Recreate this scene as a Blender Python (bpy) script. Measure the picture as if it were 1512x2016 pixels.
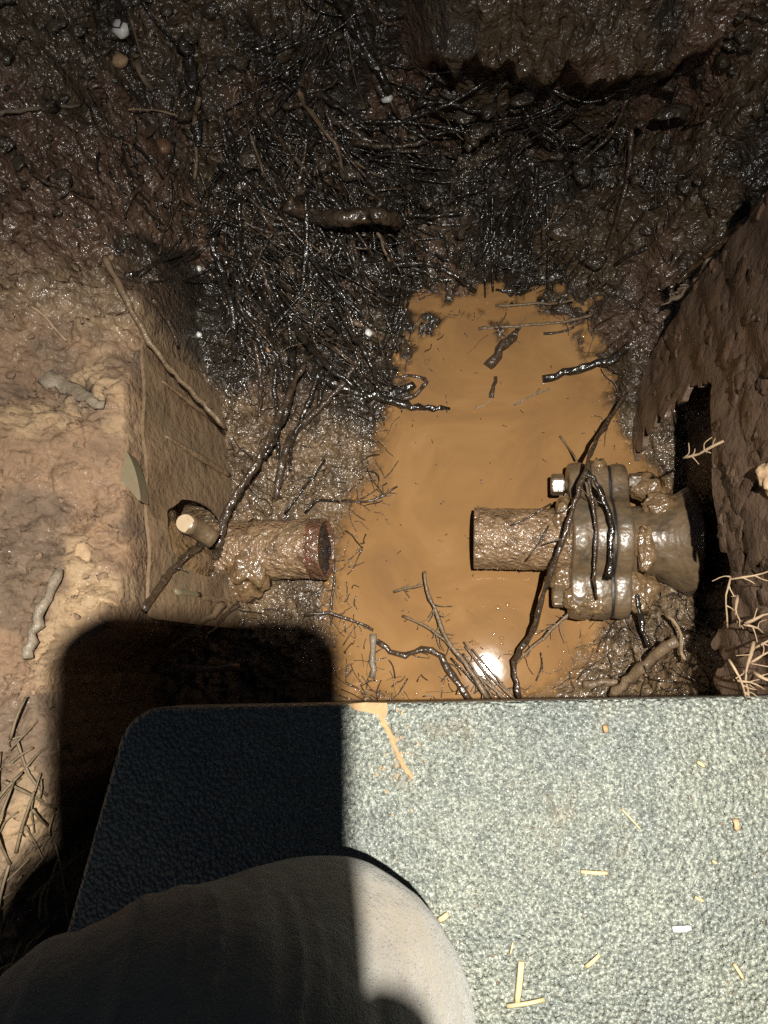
import bpy, bmesh, math, random
import numpy as np
from mathutils import Vector, Matrix

random.seed(7)
rng = np.random.default_rng(7)
scene = bpy.context.scene
for o in list(bpy.data.objects):
    bpy.data.objects.remove(o)
col = scene.collection

# ------------------------------------------------------------------ camera
# world: z up, z = 0 is the water, the camera stands above the origin, x right, y away from the person
F = 1450.0                       # focal length in photo pixels (1512 x 2016)
H = 0.773                        # camera height above the water
up_c = np.array([-0.101, 0.21, 0.972]); up_c /= np.linalg.norm(up_c)
xc = np.array([1.0, 0, 0]) - up_c[0] * up_c; xc /= np.linalg.norm(xc)
yc = np.cross(up_c, xc)
M = np.array([xc, yc, up_c])     # camera -> world
CAM = np.array([0, 0, H])
cam_d = bpy.data.cameras.new('camera'); cam = bpy.data.objects.new('camera', cam_d); col.objects.link(cam)
m4 = Matrix.Identity(4)
for i in range(3):
    for j in range(3): m4[i][j] = M[i, j]
m4[2][3] = H
cam.matrix_world = m4
cam_d.sensor_fit = 'VERTICAL'; cam_d.sensor_height = 24.0; cam_d.lens = 24.0 * F / 2016
cam_d.clip_start = 0.004; cam_d.clip_end = 200
scene.camera = cam

def c2w(p): return M @ np.array(p, float) + CAM
def ray(px, py):
    return M @ np.array([(px - 756) / F, -(py - 1008) / F, -1.0])
def at(px, py, z):
    d = ray(px, py); t = (z - H) / d[2]
    return CAM + d * t

# ------------------------------------------------------------------ light
LAMP = c2w((0.036, 0.072, 0.29))
world = bpy.data.worlds.new('World'); scene.world = world; world.use_nodes = True
wn = world.node_tree.nodes; wl = world.node_tree.links
sky = wn.new('ShaderNodeTexSky'); sky.sky_type = 'NISHITA'; sky.sun_disc = False
sky.sun_elevation = math.radians(32); sky.sun_rotation = math.radians(200)
wn['Background'].inputs['Strength'].default_value = 0.014
wl.new(sky.outputs[0], wn['Background'].inputs['Color'])

# the lamp on the kneeling person's head: a beam and the weaker spill round it
aim = at(700, 1460, 0.27)
for nm, power, size, aim in (('head_lamp_beam', 60, 72, aim), ('head_lamp_core', 12, 36, at(1010, 1800, .31)), ('head_lamp_spill', 20, 134, aim)):
    sp = bpy.data.lights.new(nm, 'SPOT')
    sp.energy = power; sp.color = (1.0, 0.955, 0.87); sp.shadow_soft_size = 0.0045
    sp.spot_size = math.radians(size); sp.spot_blend = 1.0
    so = bpy.data.objects.new(nm, sp); col.objects.link(so); so.location = LAMP
    so.rotation_euler = (Vector(aim) - Vector(LAMP)).to_track_quat('-Z', 'Y').to_euler()
scene.cycles.use_denoising = False

scene.view_settings.view_transform = 'Standard'; scene.view_settings.look = 'None'
scene.view_settings.exposure = 0; scene.view_settings.gamma = 1
scene.view_settings.use_curve_mapping = False

# ------------------------------------------------------------------ noise (numpy)
def _hash(ix, iy, seed):
    h = (ix.astype(np.int64) * 374761393 + iy.astype(np.int64) * 668265263 + seed * 974634777) & 0xFFFFFFFF
    h = ((h ^ (h >> 13)) * 1274126177) & 0xFFFFFFFF
    h = ((h ^ (h >> 16)) * 2246822519) & 0xFFFFFFFF
    return (h ^ (h >> 15)) & 0xFFFFFFFF
def perlin(x, y, seed=0):
    ix = np.floor(x); iy = np.floor(y); fx = x - ix; fy = y - iy
    u = fx ** 3 * (fx * (fx * 6 - 15) + 10); v = fy ** 3 * (fy * (fy * 6 - 15) + 10)
    def g(dx, dy):
        a = _hash(ix + dx, iy + dy, seed) * (2 * np.pi / 4294967296.0)
        return np.cos(a) * (fx - dx) + np.sin(a) * (fy - dy)
    return ((g(0, 0) * (1 - u) + g(1, 0) * u) * (1 - v) + (g(0, 1) * (1 - u) + g(1, 1) * u) * v) * 1.5
def fbm(x, y, f, n=4, seed=0, gain=0.5):
    s = 0; a = 1.0
    for k in range(n):
        s = s + a * perlin(x * f, y * f, seed + k * 17); a *= gain; f *= 2.03
    return s
def worley(x, y, f, seed=0):
    x = x * f; y = y * f; ix = np.floor(x); iy = np.floor(y)
    d1 = np.full(x.shape, 9.0); d2 = np.full(x.shape, 9.0)
    for dx in (-1, 0, 1):
        for dy in (-1, 0, 1):
            cx = ix + dx; cy = iy + dy
            px = cx + _hash(cx, cy, seed) / 4294967296.0; py = cy + _hash(cx, cy, seed + 91) / 4294967296.0
            d = np.hypot(px - x, py - y)
            d2 = np.minimum(np.maximum(d1, d), d2); d1 = np.minimum(d1, d)
    return d1, d2
def sstep(a, b, x):
    t = np.clip((x - a) / (b - a), 0, 1); return t * t * (3 - 2 * t)

# ------------------------------------------------------------------ materials
def mat(name): 
    m = bpy.data.materials.new(name); m.use_nodes = True
    return m, m.node_tree.nodes, m.node_tree.links, m.node_tree.nodes['Principled BSDF']
def noise_node(n, l, scale, detail=6, rough=0.6, coord=None):
    t = n.new('ShaderNodeTexNoise'); t.inputs['Scale'].default_value = scale
    t.inputs['Detail'].default_value = detail; t.inputs['Roughness'].default_value = rough
    if coord is not None: l.new(coord, t.inputs['Vector'])
    return t
def ramp(n, l, src, stops):
    r = n.new('ShaderNodeValToRGB'); e = r.color_ramp.elements
    while len(e) > len(stops): e.remove(e[-1])
    while len(e) < len(stops): e.new(0.5)
    for k, (p, c) in enumerate(stops):
        e[k].position = p; e[k].color = (*c, 1) if len(c) == 3 else c
    l.new(src, r.inputs[0]); return r
def bump(n, l, bsdf, srcs, coat=False):
    prev = None
    for src, dist, st in srcs:
        b = n.new('ShaderNodeBump'); b.inputs['Distance'].default_value = dist; b.inputs['Strength'].default_value = st
        l.new(src, b.inputs['Height'])
        if prev is not None: l.new(prev.outputs[0], b.inputs['Normal'])
        prev = b
    l.new(prev.outputs[0], bsdf.inputs['Normal'])
    if coat: l.new(prev.outputs[0], bsdf.inputs['Coat Normal'])
def noisy(name, c1, c2, scale=60, rough=(0.5, 0.7), bumps=((300, 0.001, 0.6),), coat=0.0, coat_rough=0.1, c3=None, metal=0.0, spec=0.5):
    m, n, l, b = mat(name)
    tc = n.new('ShaderNodeTexCoord').outputs['Object']
    t = noise_node(n, l, scale, 7, 0.65, tc)
    stops = [(0.32, c1), (0.68, c2)] if c3 is None else [(0.3, c1), (0.5, c2), (0.7, c3)]
    r = ramp(n, l, t.outputs[0], stops); l.new(r.outputs[0], b.inputs['Base Color'])
    t2 = noise_node(n, l, scale * 1.7, 4, 0.6, tc)
    mr = n.new('ShaderNodeMapRange'); mr.inputs[1].default_value = .3; mr.inputs[2].default_value = .7
    mr.inputs[3].default_value = rough[0]; mr.inputs[4].default_value = rough[1]
    l.new(t2.outputs[0], mr.inputs[0]); l.new(mr.outputs[0], b.inputs['Roughness'])
    bs = []
    for sc, d, s in bumps: bs.append((noise_node(n, l, sc, 1.5, 0.5, tc).outputs[0], d, s))
    bump(n, l, b, bs, coat > 0)
    b.inputs['Coat IOR'].default_value = 1.58; b.inputs['Coat Weight'].default_value = coat; b.inputs['Coat Roughness'].default_value = coat_rough
    b.inputs['Metallic'].default_value = metal; b.inputs['Specular IOR Level'].default_value = spec
    return m

def make_ground_mat():
    m, n, l, b = mat('soil')
    tc = n.new('ShaderNodeTexCoord').outputs['Object']
    ca = n.new('ShaderNodeAttribute'); ca.attribute_name = 'earth'
    wa = n.new('ShaderNodeAttribute'); wa.attribute_name = 'wet'
    t = noise_node(n, l, 60, 5, 0.6, tc)
    r = ramp(n, l, t.outputs[0], [(0.3, (0.68, 0.66, 0.64)), (0.5, (1, 1, 1)), (0.72, (1.28, 1.26, 1.22))])
    mx = n.new('ShaderNodeMix'); mx.data_type = 'RGBA'; mx.blend_type = 'MULTIPLY'; mx.inputs[0].default_value = 1
    mx.clamp_result = False
    l.new(ca.outputs['Color'], mx.inputs[6]); l.new(r.outputs[0], mx.inputs[7])
    l.new(mx.outputs[2], b.inputs['Base Color'])
    mr = n.new('ShaderNodeMapRange'); mr.inputs[3].default_value = .8; mr.inputs[4].default_value = .38
    l.new(wa.outputs['Fac'], mr.inputs[0]); l.new(mr.outputs[0], b.inputs['Roughness'])
    b1 = noise_node(n, l, 75, 3, 0.55, tc); b2 = noise_node(n, l, 210, 1.5, 0.5, tc)
    ma = n.new('ShaderNodeMath'); ma.operation = 'MULTIPLY_ADD'; ma.inputs[1].default_value = .5; ma.inputs[2].default_value = .5
    l.new(wa.outputs['Fac'], ma.inputs[0])
    bump(n, l, b, [(b1.outputs[0], .008, .5), (b2.outputs[0], .0034, .8)], True)
    for nd_ in n:
        if nd_.type == 'BUMP': l.new(ma.outputs[0], nd_.inputs['Strength'])
    t3 = noise_node(n, l, 24, 5, 0.62, tc)
    mm = n.new('ShaderNodeMath'); mm.operation = 'MULTIPLY'
    r3 = ramp(n, l, t3.outputs[0], [(0.42, (.08, .08, .08)), (0.6, (1, 1, 1))])
    l.new(r3.outputs[0], mm.inputs[0]); l.new(wa.outputs['Fac'], mm.inputs[1])
    l.new(mm.outputs[0], b.inputs['Coat Weight']); b.inputs['Coat Roughness'].default_value = 0.15
    b.inputs['Coat IOR'].default_value = 1.6
    return m
MAT_SOIL = make_ground_mat()

def make_water_mat():
    m, n, l, b = mat('muddy_water')
    tc = n.new('ShaderNodeTexCoord').outputs['Object']
    t = noise_node(n, l, 9, 5, 0.6, tc); t.inputs['Distortion'].default_value = 1.2
    r = ramp(n, l, t.outputs[0], [(0.3, (0.198, 0.108, 0.048)), (0.5, (0.258, 0.140, 0.055)), (0.7, (0.315, 0.178, 0.075))])
    l.new(r.outputs[0], b.inputs['Base Color'])
    sh = n.new('ShaderNodeAttribute'); sh.attribute_name = 'shallow'
    am = n.new('ShaderNodeMapRange'); am.inputs[3].default_value = 1; am.inputs[4].default_value = .25
    l.new(sh.outputs['Fac'], am.inputs[0]); l.new(am.outputs[0], b.inputs['Alpha'])
    b.inputs['Roughness'].default_value = 0.045; b.inputs['IOR'].default_value = 1.33
    t1 = noise_node(n, l, 9, 2, 0.5, tc); t2 = noise_node(n, l, 60, 3, 0.5, tc)
    bump(n, l, b, [(t1.outputs[0], .004, .10), (t2.outputs[0], .001, .05)])
    return m
MAT_WATER = make_water_mat()

MAT_BLACKROOT = noisy('wet_black_root', (.010, .008, .006), (.028, .021, .014), 90, (.25, .45), ((110, .006, .8), (300, .002, .6)), coat=.7, coat_rough=.14)
MAT_DARKROOT = noisy('dark_brown_root', (.030, .019, .011), (.075, .047, .026), 110, (.35, .6), ((110, .006, .8), (300, .002, .6)), coat=.7, coat_rough=.16)
MAT_BROWNROOT = noisy('brown_root', (.095, .062, .034), (.20, .135, .075), 110, (.45, .7), ((400, .0012, .8),), coat=.2, coat_rough=.2)
MAT_PALEROOT = noisy('pale_root', (.20, .135, .08), (.38, .27, .16), 130, (.6, .8), ((400, .0008, .7),))
MAT_GREYROOT = noisy('grey_root', (.13, .10, .07), (.25, .20, .14), 110, (.55, .75), ((400, .0012, .8),), coat=.1)
MAT_WOODEND = noisy('cut_wood', (.33, .24, .14), (.42, .31, .19), 90, (.6, .7), ((400, .0004, .5),))
MAT_STRAW = noisy('straw', (.36, .28, .14), (.52, .42, .24), 120, (.55, .7), ((500, .0004, .5),))
MAT_STRAWDIRTY = noisy('muddy_straw', (.08, .058, .032), (.20, .148, .085), 120, (.5, .7), ((500, .0004, .5),))
MAT_STONE = noisy('white_stone', (.55, .54, .50), (.78, .77, .73), 70, (.3, .5), ((200, .001, .5),), coat=.5)
MAT_TANSTONE = noisy('tan_stone', (.28, .18, .10), (.44, .30, .17), 70, (.6, .8), ((200, .002, .8),))
MAT_ORANGESTONE = noisy('orange_stone', (.11, .058, .03), (.19, .10, .05), 70, (.4, .6), ((200, .001, .6),), coat=.3)
MAT_WALLL = noisy('mud_filmed_green_wall', (.115, .073, .041), (.185, .122, .070), 17, (.4, .65), ((26, .006, .7), (95, .004, .7), (300, .0018, .6)), coat=.35, coat_rough=.18, c3=(.130, .098, .055))
MAT_GREEN = noisy('pale_green_plastic', (.165, .108, .062), (.15, .145, .085), 75, (.5, .65), ((300, .0005, .5),))
MAT_WALLR = noisy('mud_smeared_wall', (.070, .042, .027), (.130, .083, .054), 20, (.4, .7), ((30, .006, .6), (110, .003, .6), (400, .0012, .6)), coat=.25, coat_rough=.22, c3=(.10, .066, .043))
MAT_RUST = noisy('rusty_muddy_pipe', (.075, .043, .022), (.24, .150, .080), 42, (.35, .6), ((140, .005, .8), (330, .003, .8)), coat=.6, coat_rough=.16, c3=(.155, .105, .060))
MAT_REDPIPE = noisy('red_marked_pipe', (.135, .048, .03), (.11, .062, .032), 55, (.35, .6), ((140, .005, .8), (330, .003, .8)), coat=.9, coat_rough=.14, c3=(.20, .07, .035))
MAT_PIPEIN = noisy('black_wet_pipe_mouth', (.008, .008, .009), (.025, .025, .028), 60, (.2, .4), ((90, .012, 1.0), (300, .006, .9)), coat=1.0, coat_rough=.08)
MAT_IRON = noisy('muddy_cast_iron', (.050, .036, .022), (.145, .096, .052), 34, (.33, .55), ((28, .008, .5), (150, .0022, .6)), coat=.5, coat_rough=.28, c3=(.078, .064, .042))
MAT_GASKET = noisy('black_rubber_gasket', (.010, .010, .011), (.022, .021, .02), 90, (.4, .5), ((300, .0006, .5),))
MAT_STEEL = noisy('bright_steel', (.55, .55, .55), (.75, .75, .76), 150, (.25, .4), ((300, .0004, .4),), metal=.85)
MAT_MUDLUMP = noisy('wet_mud', (.12, .072, .034), (.20, .125, .06), 60, (.3, .5), ((60, .006, .7), (230, .003, .8)), coat=.7, coat_rough=.16)
MAT_SMEAR = noisy('orange_mud_smear', (.24, .14, .06), (.36, .22, .10), 90, (.6, .8), ((300, .001, .8),))
MAT_TWIG = MAT_PALEROOT

def make_pad_mat():
    m, n, l, b = mat('grey_foam')
    tc = n.new('ShaderNodeTexCoord').outputs['Object']
    v = n.new('ShaderNodeTexVoronoi'); v.inputs['Scale'].default_value = 350; l.new(tc, v.inputs['Vector'])
    v.feature = 'F1'; v.inputs['Randomness'].default_value = 1
    t = noise_node(n, l, 640, 2, .55, tc); t2 = noise_node(n, l, 14, 5, .65, tc)
    r = ramp(n, l, t.outputs[0], [(0.35, (.125, .138, .124)), (0.51, (.190, .205, .180)), (0.67, (.315, .330, .280))])
    r2 = ramp(n, l, t2.outputs[0], [(0.35, (.8, .82, .86)), (0.65, (1.1, 1.08, 1.02))])
    mx = n.new('ShaderNodeMix'); mx.data_type = 'RGBA'; mx.blend_type = 'MULTIPLY'; mx.inputs[0].default_value = 1
    l.new(r.outputs[0], mx.inputs[6]); l.new(r2.outputs[0], mx.inputs[7]); t4 = noise_node(n, l, 17, 6, .7, tc); r4 = ramp(n, l, t4.outputs[0], [(0.56, (0, 0, 0)), (0.70, (.55, .55, .55))])
    mx2 = n.new('ShaderNodeMix'); mx2.data_type = 'RGBA'; l.new(r4.outputs[0], mx2.inputs[0]); l.new(mx.outputs[2], mx2.inputs[6]); mx2.inputs[7].default_value = (.16, .125, .085, 1)
    l.new(mx2.outputs[2], b.inputs['Base Color'])
    b.inputs['Roughness'].default_value = .32
    bump(n, l, b, [(v.outputs['Distance'], -.0034, .9), (t.outputs[0], .0014, .7)])
    return m
MAT_PAD = make_pad_mat()

def make_cloth_mat():
    m, n, l, b = mat('grey_work_trousers')
    tc = n.new('ShaderNodeTexCoord').outputs['Object']
    t = noise_node(n, l, 22, 5, .6, tc)
    r = ramp(n, l, t.outputs[0], [(0.35, (.200, .188, .148)), (0.65, (.250, .237, .188))])
    col_ = r.outputs[0]
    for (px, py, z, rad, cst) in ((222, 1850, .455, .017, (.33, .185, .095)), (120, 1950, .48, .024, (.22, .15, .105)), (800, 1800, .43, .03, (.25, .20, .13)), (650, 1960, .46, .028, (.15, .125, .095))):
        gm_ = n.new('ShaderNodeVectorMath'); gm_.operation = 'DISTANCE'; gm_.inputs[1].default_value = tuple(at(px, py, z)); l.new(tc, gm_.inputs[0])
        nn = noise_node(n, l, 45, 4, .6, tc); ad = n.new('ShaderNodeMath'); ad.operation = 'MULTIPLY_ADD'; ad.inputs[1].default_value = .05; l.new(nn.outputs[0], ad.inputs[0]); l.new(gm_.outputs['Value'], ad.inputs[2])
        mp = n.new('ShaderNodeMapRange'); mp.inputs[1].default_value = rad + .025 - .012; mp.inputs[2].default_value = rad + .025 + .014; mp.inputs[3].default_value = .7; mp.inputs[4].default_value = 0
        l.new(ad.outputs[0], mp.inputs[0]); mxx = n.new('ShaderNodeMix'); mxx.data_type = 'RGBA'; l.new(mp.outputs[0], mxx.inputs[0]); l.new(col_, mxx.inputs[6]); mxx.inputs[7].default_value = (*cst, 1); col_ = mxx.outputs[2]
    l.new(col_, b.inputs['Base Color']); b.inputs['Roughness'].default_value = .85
    b.inputs['Sheen Weight'].default_value = .25; b.inputs['Specular IOR Level'].default_value = .25
    w = noise_node(n, l, 900, 2, .5, tc); w2 = noise_node(n, l, 60, 4, .55, tc)
    bump(n, l, b, [(w2.outputs[0], .005, .5), (w.outputs[0], .0012, .5)])
    return m
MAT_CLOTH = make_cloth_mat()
MAT_SKIN = noisy('skin', (.42, .24, .16), (.50, .30, .21), 40, (.45, .6), ((500, .0006, .4),))
MAT_PHONE = noisy('black_phone_case', (.015, .015, .017), (.022, .022, .024), 40, (.4, .5), ((800, .0001, .2),))
MAT_LENS = noisy('lens_glass', (.005, .005, .008), (.01, .01, .014), 40, (.03, .06), ((800, .00001, .1),))

# ------------------------------------------------------------------ object helpers
def obj(name, me, material=None, parent=None, smooth=True):
    if isinstance(me, bmesh.types.BMesh):
        d = bpy.data.meshes.new(name); me.to_mesh(d); me.free(); me = d
    o = bpy.data.objects.new(name, me); col.objects.link(o)
    if material is not None and not me.materials: me.materials.append(material)
    if smooth: me.polygons.foreach_set('use_smooth', [True] * len(me.polygons))
    if parent is not None: o.parent = parent
    return o
def tag(o, label=None, cat=None, group=None, kind=None):
    if label: o['label'] = label
    if cat: o['category'] = cat
    if group: o['group'] = group
    if kind: o['kind'] = kind
    return o
def empty(name, loc=(0, 0, 0)):
    o = bpy.data.objects.new(name, None); o.empty_display_size = .02; o.location = loc; col.objects.link(o); return o
def child(o, parent):
    """parent keeping world place (parents are only translated)"""
    o.parent = parent; o.location = Vector(o.location) - Vector(parent.location); return o

def spline(pts, n):
    P = np.array(pts, float); k = len(P)
    if k == 2:
        t = np.linspace(0, 1, n)[:, None]; return P[0] * (1 - t) + P[1] * t
    ext = np.vstack([2 * P[0] - P[1], P, 2 * P[-1] - P[-2]])
    out = []
    for u in np.linspace(0, k - 1 - 1e-6, n):
        i = int(u); f = u - i; a, b, c, d = ext[i:i + 4]
        out.append(.5 * ((2 * b) + (c - a) * f + (2 * a - 5 * b + 4 * c - d) * f * f + (-a + 3 * b - 3 * c + d) * f ** 3))
    return np.array(out)
def add_tube(V, Fc, path, r0, r1, sides=6, wob=.15, flat=1.0, mid=None):
    base = len(V); n = len(path)
    tan = np.gradient(path, axis=0); tan /= np.linalg.norm(tan, axis=1)[:, None] + 1e-12
    ref = np.array([0.13, 0.21, 0.97])
    for i in range(n):
        s = np.cross(tan[i], ref); s /= np.linalg.norm(s) + 1e-9; q = np.cross(s, tan[i])
        f = i / max(1, n - 1)
        r = (r0 + (r1 - r0) * f) if mid is None else (r0 + (mid - r0) * 2 * f if f < .5 else mid + (r1 - mid) * (2 * f - 1))
        r *= 1 + .22 * math.sin(i * 1.9 + base) * math.sin(i * .7 + base * .3) * (wob > .1)
        for k in range(sides):
            a = 2 * math.pi * k / sides
            rr = r * (1 + random.uniform(-wob, wob))
            V.append(tuple(path[i] + s * math.cos(a) * rr + q * math.sin(a) * rr * flat))
    for i in range(n - 1):
        for k in range(sides):
            a = base + i * sides + k; b = base + i * sides + (k + 1) % sides
            Fc.append((a, b, b + sides, a + sides))
    Fc.append(tuple(base + k for k in range(sides))[::-1]); Fc.append(tuple(base + (n - 1) * sides + k for k in range(sides)))
def mesh_from(name, V, Fc):
    me = bpy.data.meshes.new(name); me.from_pydata([tuple(v) for v in V], [], Fc); me.update(); return me
def centre_mesh(o):
    """put the origin of a world-space mesh at its first ring"""
    me = o.data; c = Vector(me.vertices[0].co); me.transform(Matrix.Translation(-c)); o.location = c; return o

# ------------------------------------------------------------------ ground heights
def rbf(cps):
    P = np.array([at(px, py, z)[:2] for px, py, z in cps]); Z = np.array([c[2] for c in cps])
    D = np.hypot(P[:, None, 0] - P[None, :, 0], P[:, None, 1] - P[None, :, 1])
    n = len(P); A = np.zeros((n + 1, n + 1)); A[:n, :n] = -D - np.eye(n) * 0.0; A[:n, n] = 1; A[n, :n] = 1
    w = np.linalg.solve(A, np.append(Z, 0))
    def f(x, y):
        s = np.full(x.shape, w[n])
        for i in range(n): s = s - w[i] * np.sqrt((x - P[i, 0]) ** 2 + (y - P[i, 1]) ** 2 + 1e-5)
        return s
    return f
bank = [(520, 560, .035), (640, 560, .028), (760, 560, .018), (820, 520, .012), (900, 545, .004), (1000, 550, .002), (1090, 545, .006),
        (1170, 560, .02), (1250, 560, .04), (600, 420, .075), (760, 420, .06), (900, 420, .05), (1050, 420, .05), (1200, 420, .065), (1330, 420, .10),
        (500, 280, .12), (700, 280, .11), (900, 280, .10), (1100, 280, .10), (1300, 280, .13), (1440, 260, .17),
        (300, 120, .20), (550, 120, .18), (800, 120, .165), (1050, 120, .155), (1300, 120, .17), (1500, 120, .20),
        (100, 0, .26), (400, -50, .25), (756, -60, .23), (1100, -60, .22), (1450, -60, .25),
        (-300, -300, .34), (300, -350, .33), (1000, -350, .32), (1800, -300, .33)]
low = bank + [(450, 700, .055), (540, 720, .03), (640, 700, .02), (720, 680, .012), (790, 650, .006), (830, 620, .0),
       (480, 860, .03), (560, 860, .014), (640, 830, .010), (705, 830, .008), (728, 880, .003), (745, 800, .004), (690, 900, .010), (500, 960, .03), (580, 930, .011), (650, 930, .008), (690, 945, .0), (625, 985, .008), (600, 1005, .010),
       (560, 1010, .012), (440, 1040, .05), (410, 1090, .06), (450, 1140, .045), (520, 1150, .022), (580, 1170, .012), (615, 1180, .002), (500, 1220, .03), (380, 1230, .06), (600, 1240, .010), (650, 1260, -.002),
       (620, 1380, .004), (480, 1360, .03), (300, 1350, .09), (200, 1400, .14), (150, 1560, .19), (90, 1760, .235), (30, 1950, .26), (250, 1300, .11),
       (850, 700, -.02), (1000, 700, -.03), (1100, 700, -.02), (800, 850, -.02), (900, 850, -.04), (1100, 850, -.04), (760, 1000, -.02), (900, 1050, -.04), (700, 1150, -.015), (850, 1250, -.03), (1050, 1250, -.03),
       (720, 1340, -.01), (900, 1370, -.012), (1050, 1360, -.006), (1130, 1300, -.003), (1160, 1350, .004), (1200, 1260, .006), (1190, 1225, -.006),
       (1180, 660, -.004), (1205, 740, -.004), (1235, 720, .01), (1250, 800, .012), (1290, 860, .012), (1250, 880, -.004), (1310, 920, .006), (1280, 940, -.006), (1280, 660, .035),
       (1300, 1150, .022), (1350, 1190, .03), (1250, 1240, .015), (1250, 1340, .018), (1320, 1290, .035), (1395, 1235, .045), (1400, 1290, .085), (1450, 1330, .13), (1450, 1250, .11), (1500, 1290, .16), (1400, 1000, .01), (1420, 850, .02), (1440, 1150, .03)]
upl = bank + [(265, 580, .20), (265, 760, .215), (265, 900, .215), (265, 1050, .215), (262, 1180, .215), (150, 620, .215), (0, 560, .235), (120, 750, .225), (0, 800, .245), (130, 950, .232), (0, 1000, .25),
       (140, 1120, .24), (0, 1200, .26), (60, 1300, .265), (150, 1250, .245), (60, 1450, .27), (0, 1600, .275), (-200, 1000, .28), (-300, 1600, .29), (200, 480, .195), (60, 400, .225), (-200, 300, .28), (150, 300, .21)]
f_low = rbf(low); f_up = rbf(upl)

GX0, GX1, GY0, GY1, GS = -.60, .62, -.40, .86, .0019
gx = np.arange(GX0, GX1, GS); gy = np.arange(GY0, GY1, GS)
X, Y = np.meshgrid(gx, gy)
step_px = [(285, 300, .215), (275, 560, .215), (268, 760, .215), (266, 900, .215), (266, 1180, .215), (235, 1235, .23), (150, 1290, .245), (122, 1330, .25), (112, 1450, .26), (118, 1560, .265), (70, 1660, .27), (-30, 1800, .275), (-200, 2100, .275)]
sp_w = np.array([at(a, b, c)[:2] for a, b, c in step_px]); od = np.argsort(sp_w[:, 1])
edge_x = np.interp(gy, sp_w[od, 1], sp_w[od, 0])[:, None]
wob = perlin(X * 0 + 3.3, Y * 22, 5) * .006 * sstep(.10, .0, Y) + perlin(X * 0, Y * 70, 6) * .0025 * sstep(.10, .0, Y)
left_m = 1 - sstep(-.009, .006, X - edge_x - wob)
Zl = f_low(X, Y); Zu = f_up(X, Y)
# the bench the pad lies on, undercut a little below the pad's front edge
bench = sstep(-.040, -.051, Y + perlin(X * 30, Y * 0, 8) * .003) * sstep(-.27, -.21, X)
Zl = Zl * (1 - bench) + .268 * bench
# high ground behind the right hand wall
rm = sstep(.236, .249, X) * sstep(.40, .30, Y) * sstep(-.08, .02, Y)
Zl = np.where(rm > 0, Zl * (1 - rm) + np.maximum(Zl, .33) * rm, Zl)
Z = Zl * (1 - left_m) + Zu * left_m
# region weights
bank_w = sstep(.20, .34, Y + .10 * perlin(X * 6, Y * 6, 3) * .3 + .25 * sstep(.0, -.25, X) * 0)
bank_w = np.clip(sstep(.23, .40, Y + .25 * np.clip(-X - .05, -.3, .25) * 0), 0, 1)
soil_w = left_m * (1 - sstep(.24, .42, Y))
pit_w = np.clip(1 - soil_w - bank_w, 0, 1)
n1 = fbm(X, Y, 14, 3, 11); n2 = fbm(X, Y, 55, 4, 21, .6); n3 = fbm(X, Y, 170, 3, 31, .6)
w1, w2 = worley(X + .006 * n2, Y + .006 * perlin(X * 60, Y * 60, 77), 42, 5)
wb1, wb2 = worley(X + .004 * n2, Y - .004 * n2, 95, 9)
lump = (1 - w1) ; lumpf = (1 - wb1)
wg1, wg2 = worley(X + .012 * n1, Y - .012 * n1, 22, 15); big1 = 1 - wg1; mott = sstep(-.25, .35, fbm(X, Y, 10, 2, 49))
rdg = 1 - np.abs(fbm(X, Y, 38, 3, 45)); rdg2 = 1 - np.abs(fbm(X + .3, Y, 85, 3, 47))
Z += bank_w * (n1 * .018 + (big1 - .5) * .030 + (lump - .5) * .020 + (lumpf - .5) * .010 * mott + n2 * .007 + n3 * .0022 + (rdg - .7) * .014 + (rdg2 - .7) * .006 * mott)
shore_s = sstep(.0, .012, np.abs(Z))
Z += pit_w * (n1 * .005 + n2 * .0045 * (.5 + .5 * shore_s) + ((lumpf - .55) * .007 + n3 * .0022 + (rdg2 - .7) * .006) * shore_s) * sstep(-.02, .004, Z + .004)
# compacted clay: broad flakes, scattered cracks
crk_mask = sstep(.2, .5, fbm(X, Y, 16, 2, 61))
crack = (1 - sstep(.0, .07, w2 - w1)) * crk_mask
crackf = (1 - sstep(.0, .10, wb2 - wb1)) * sstep(.25, .55, fbm(X, Y, 22, 2, 63))
terr = np.floor((fbm(X, Y, 13, 3, 71) + .02 * n3) * 4.0) / 4.0
tl = fbm(X, Y, 30, 3, 73) + .25 * n3 * .2
terr2 = np.floor(tl * 3.0) / 3.0
Z += soil_w * (n1 * .007 + terr * .010 + terr2 * .0050 + n2 * .003 + n3 * .0016 - crack * .016 - crackf * .009)
fr_ = (tl * 3.0) % 1.0; fl_ = (1 - sstep(.0, .07, fr_)) * sstep(.02, .34, fbm(X, Y, 19, 2, 75))
fr2 = (fbm(X, Y, 13, 3, 71) * 4.0) % 1.0; fl2 = (1 - sstep(.0, .035, fr2)) * sstep(.05, .35, fbm(X, Y, 15, 2, 79))
Z -= soil_w * (fl_ * .008 + fl2 * .011)

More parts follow.
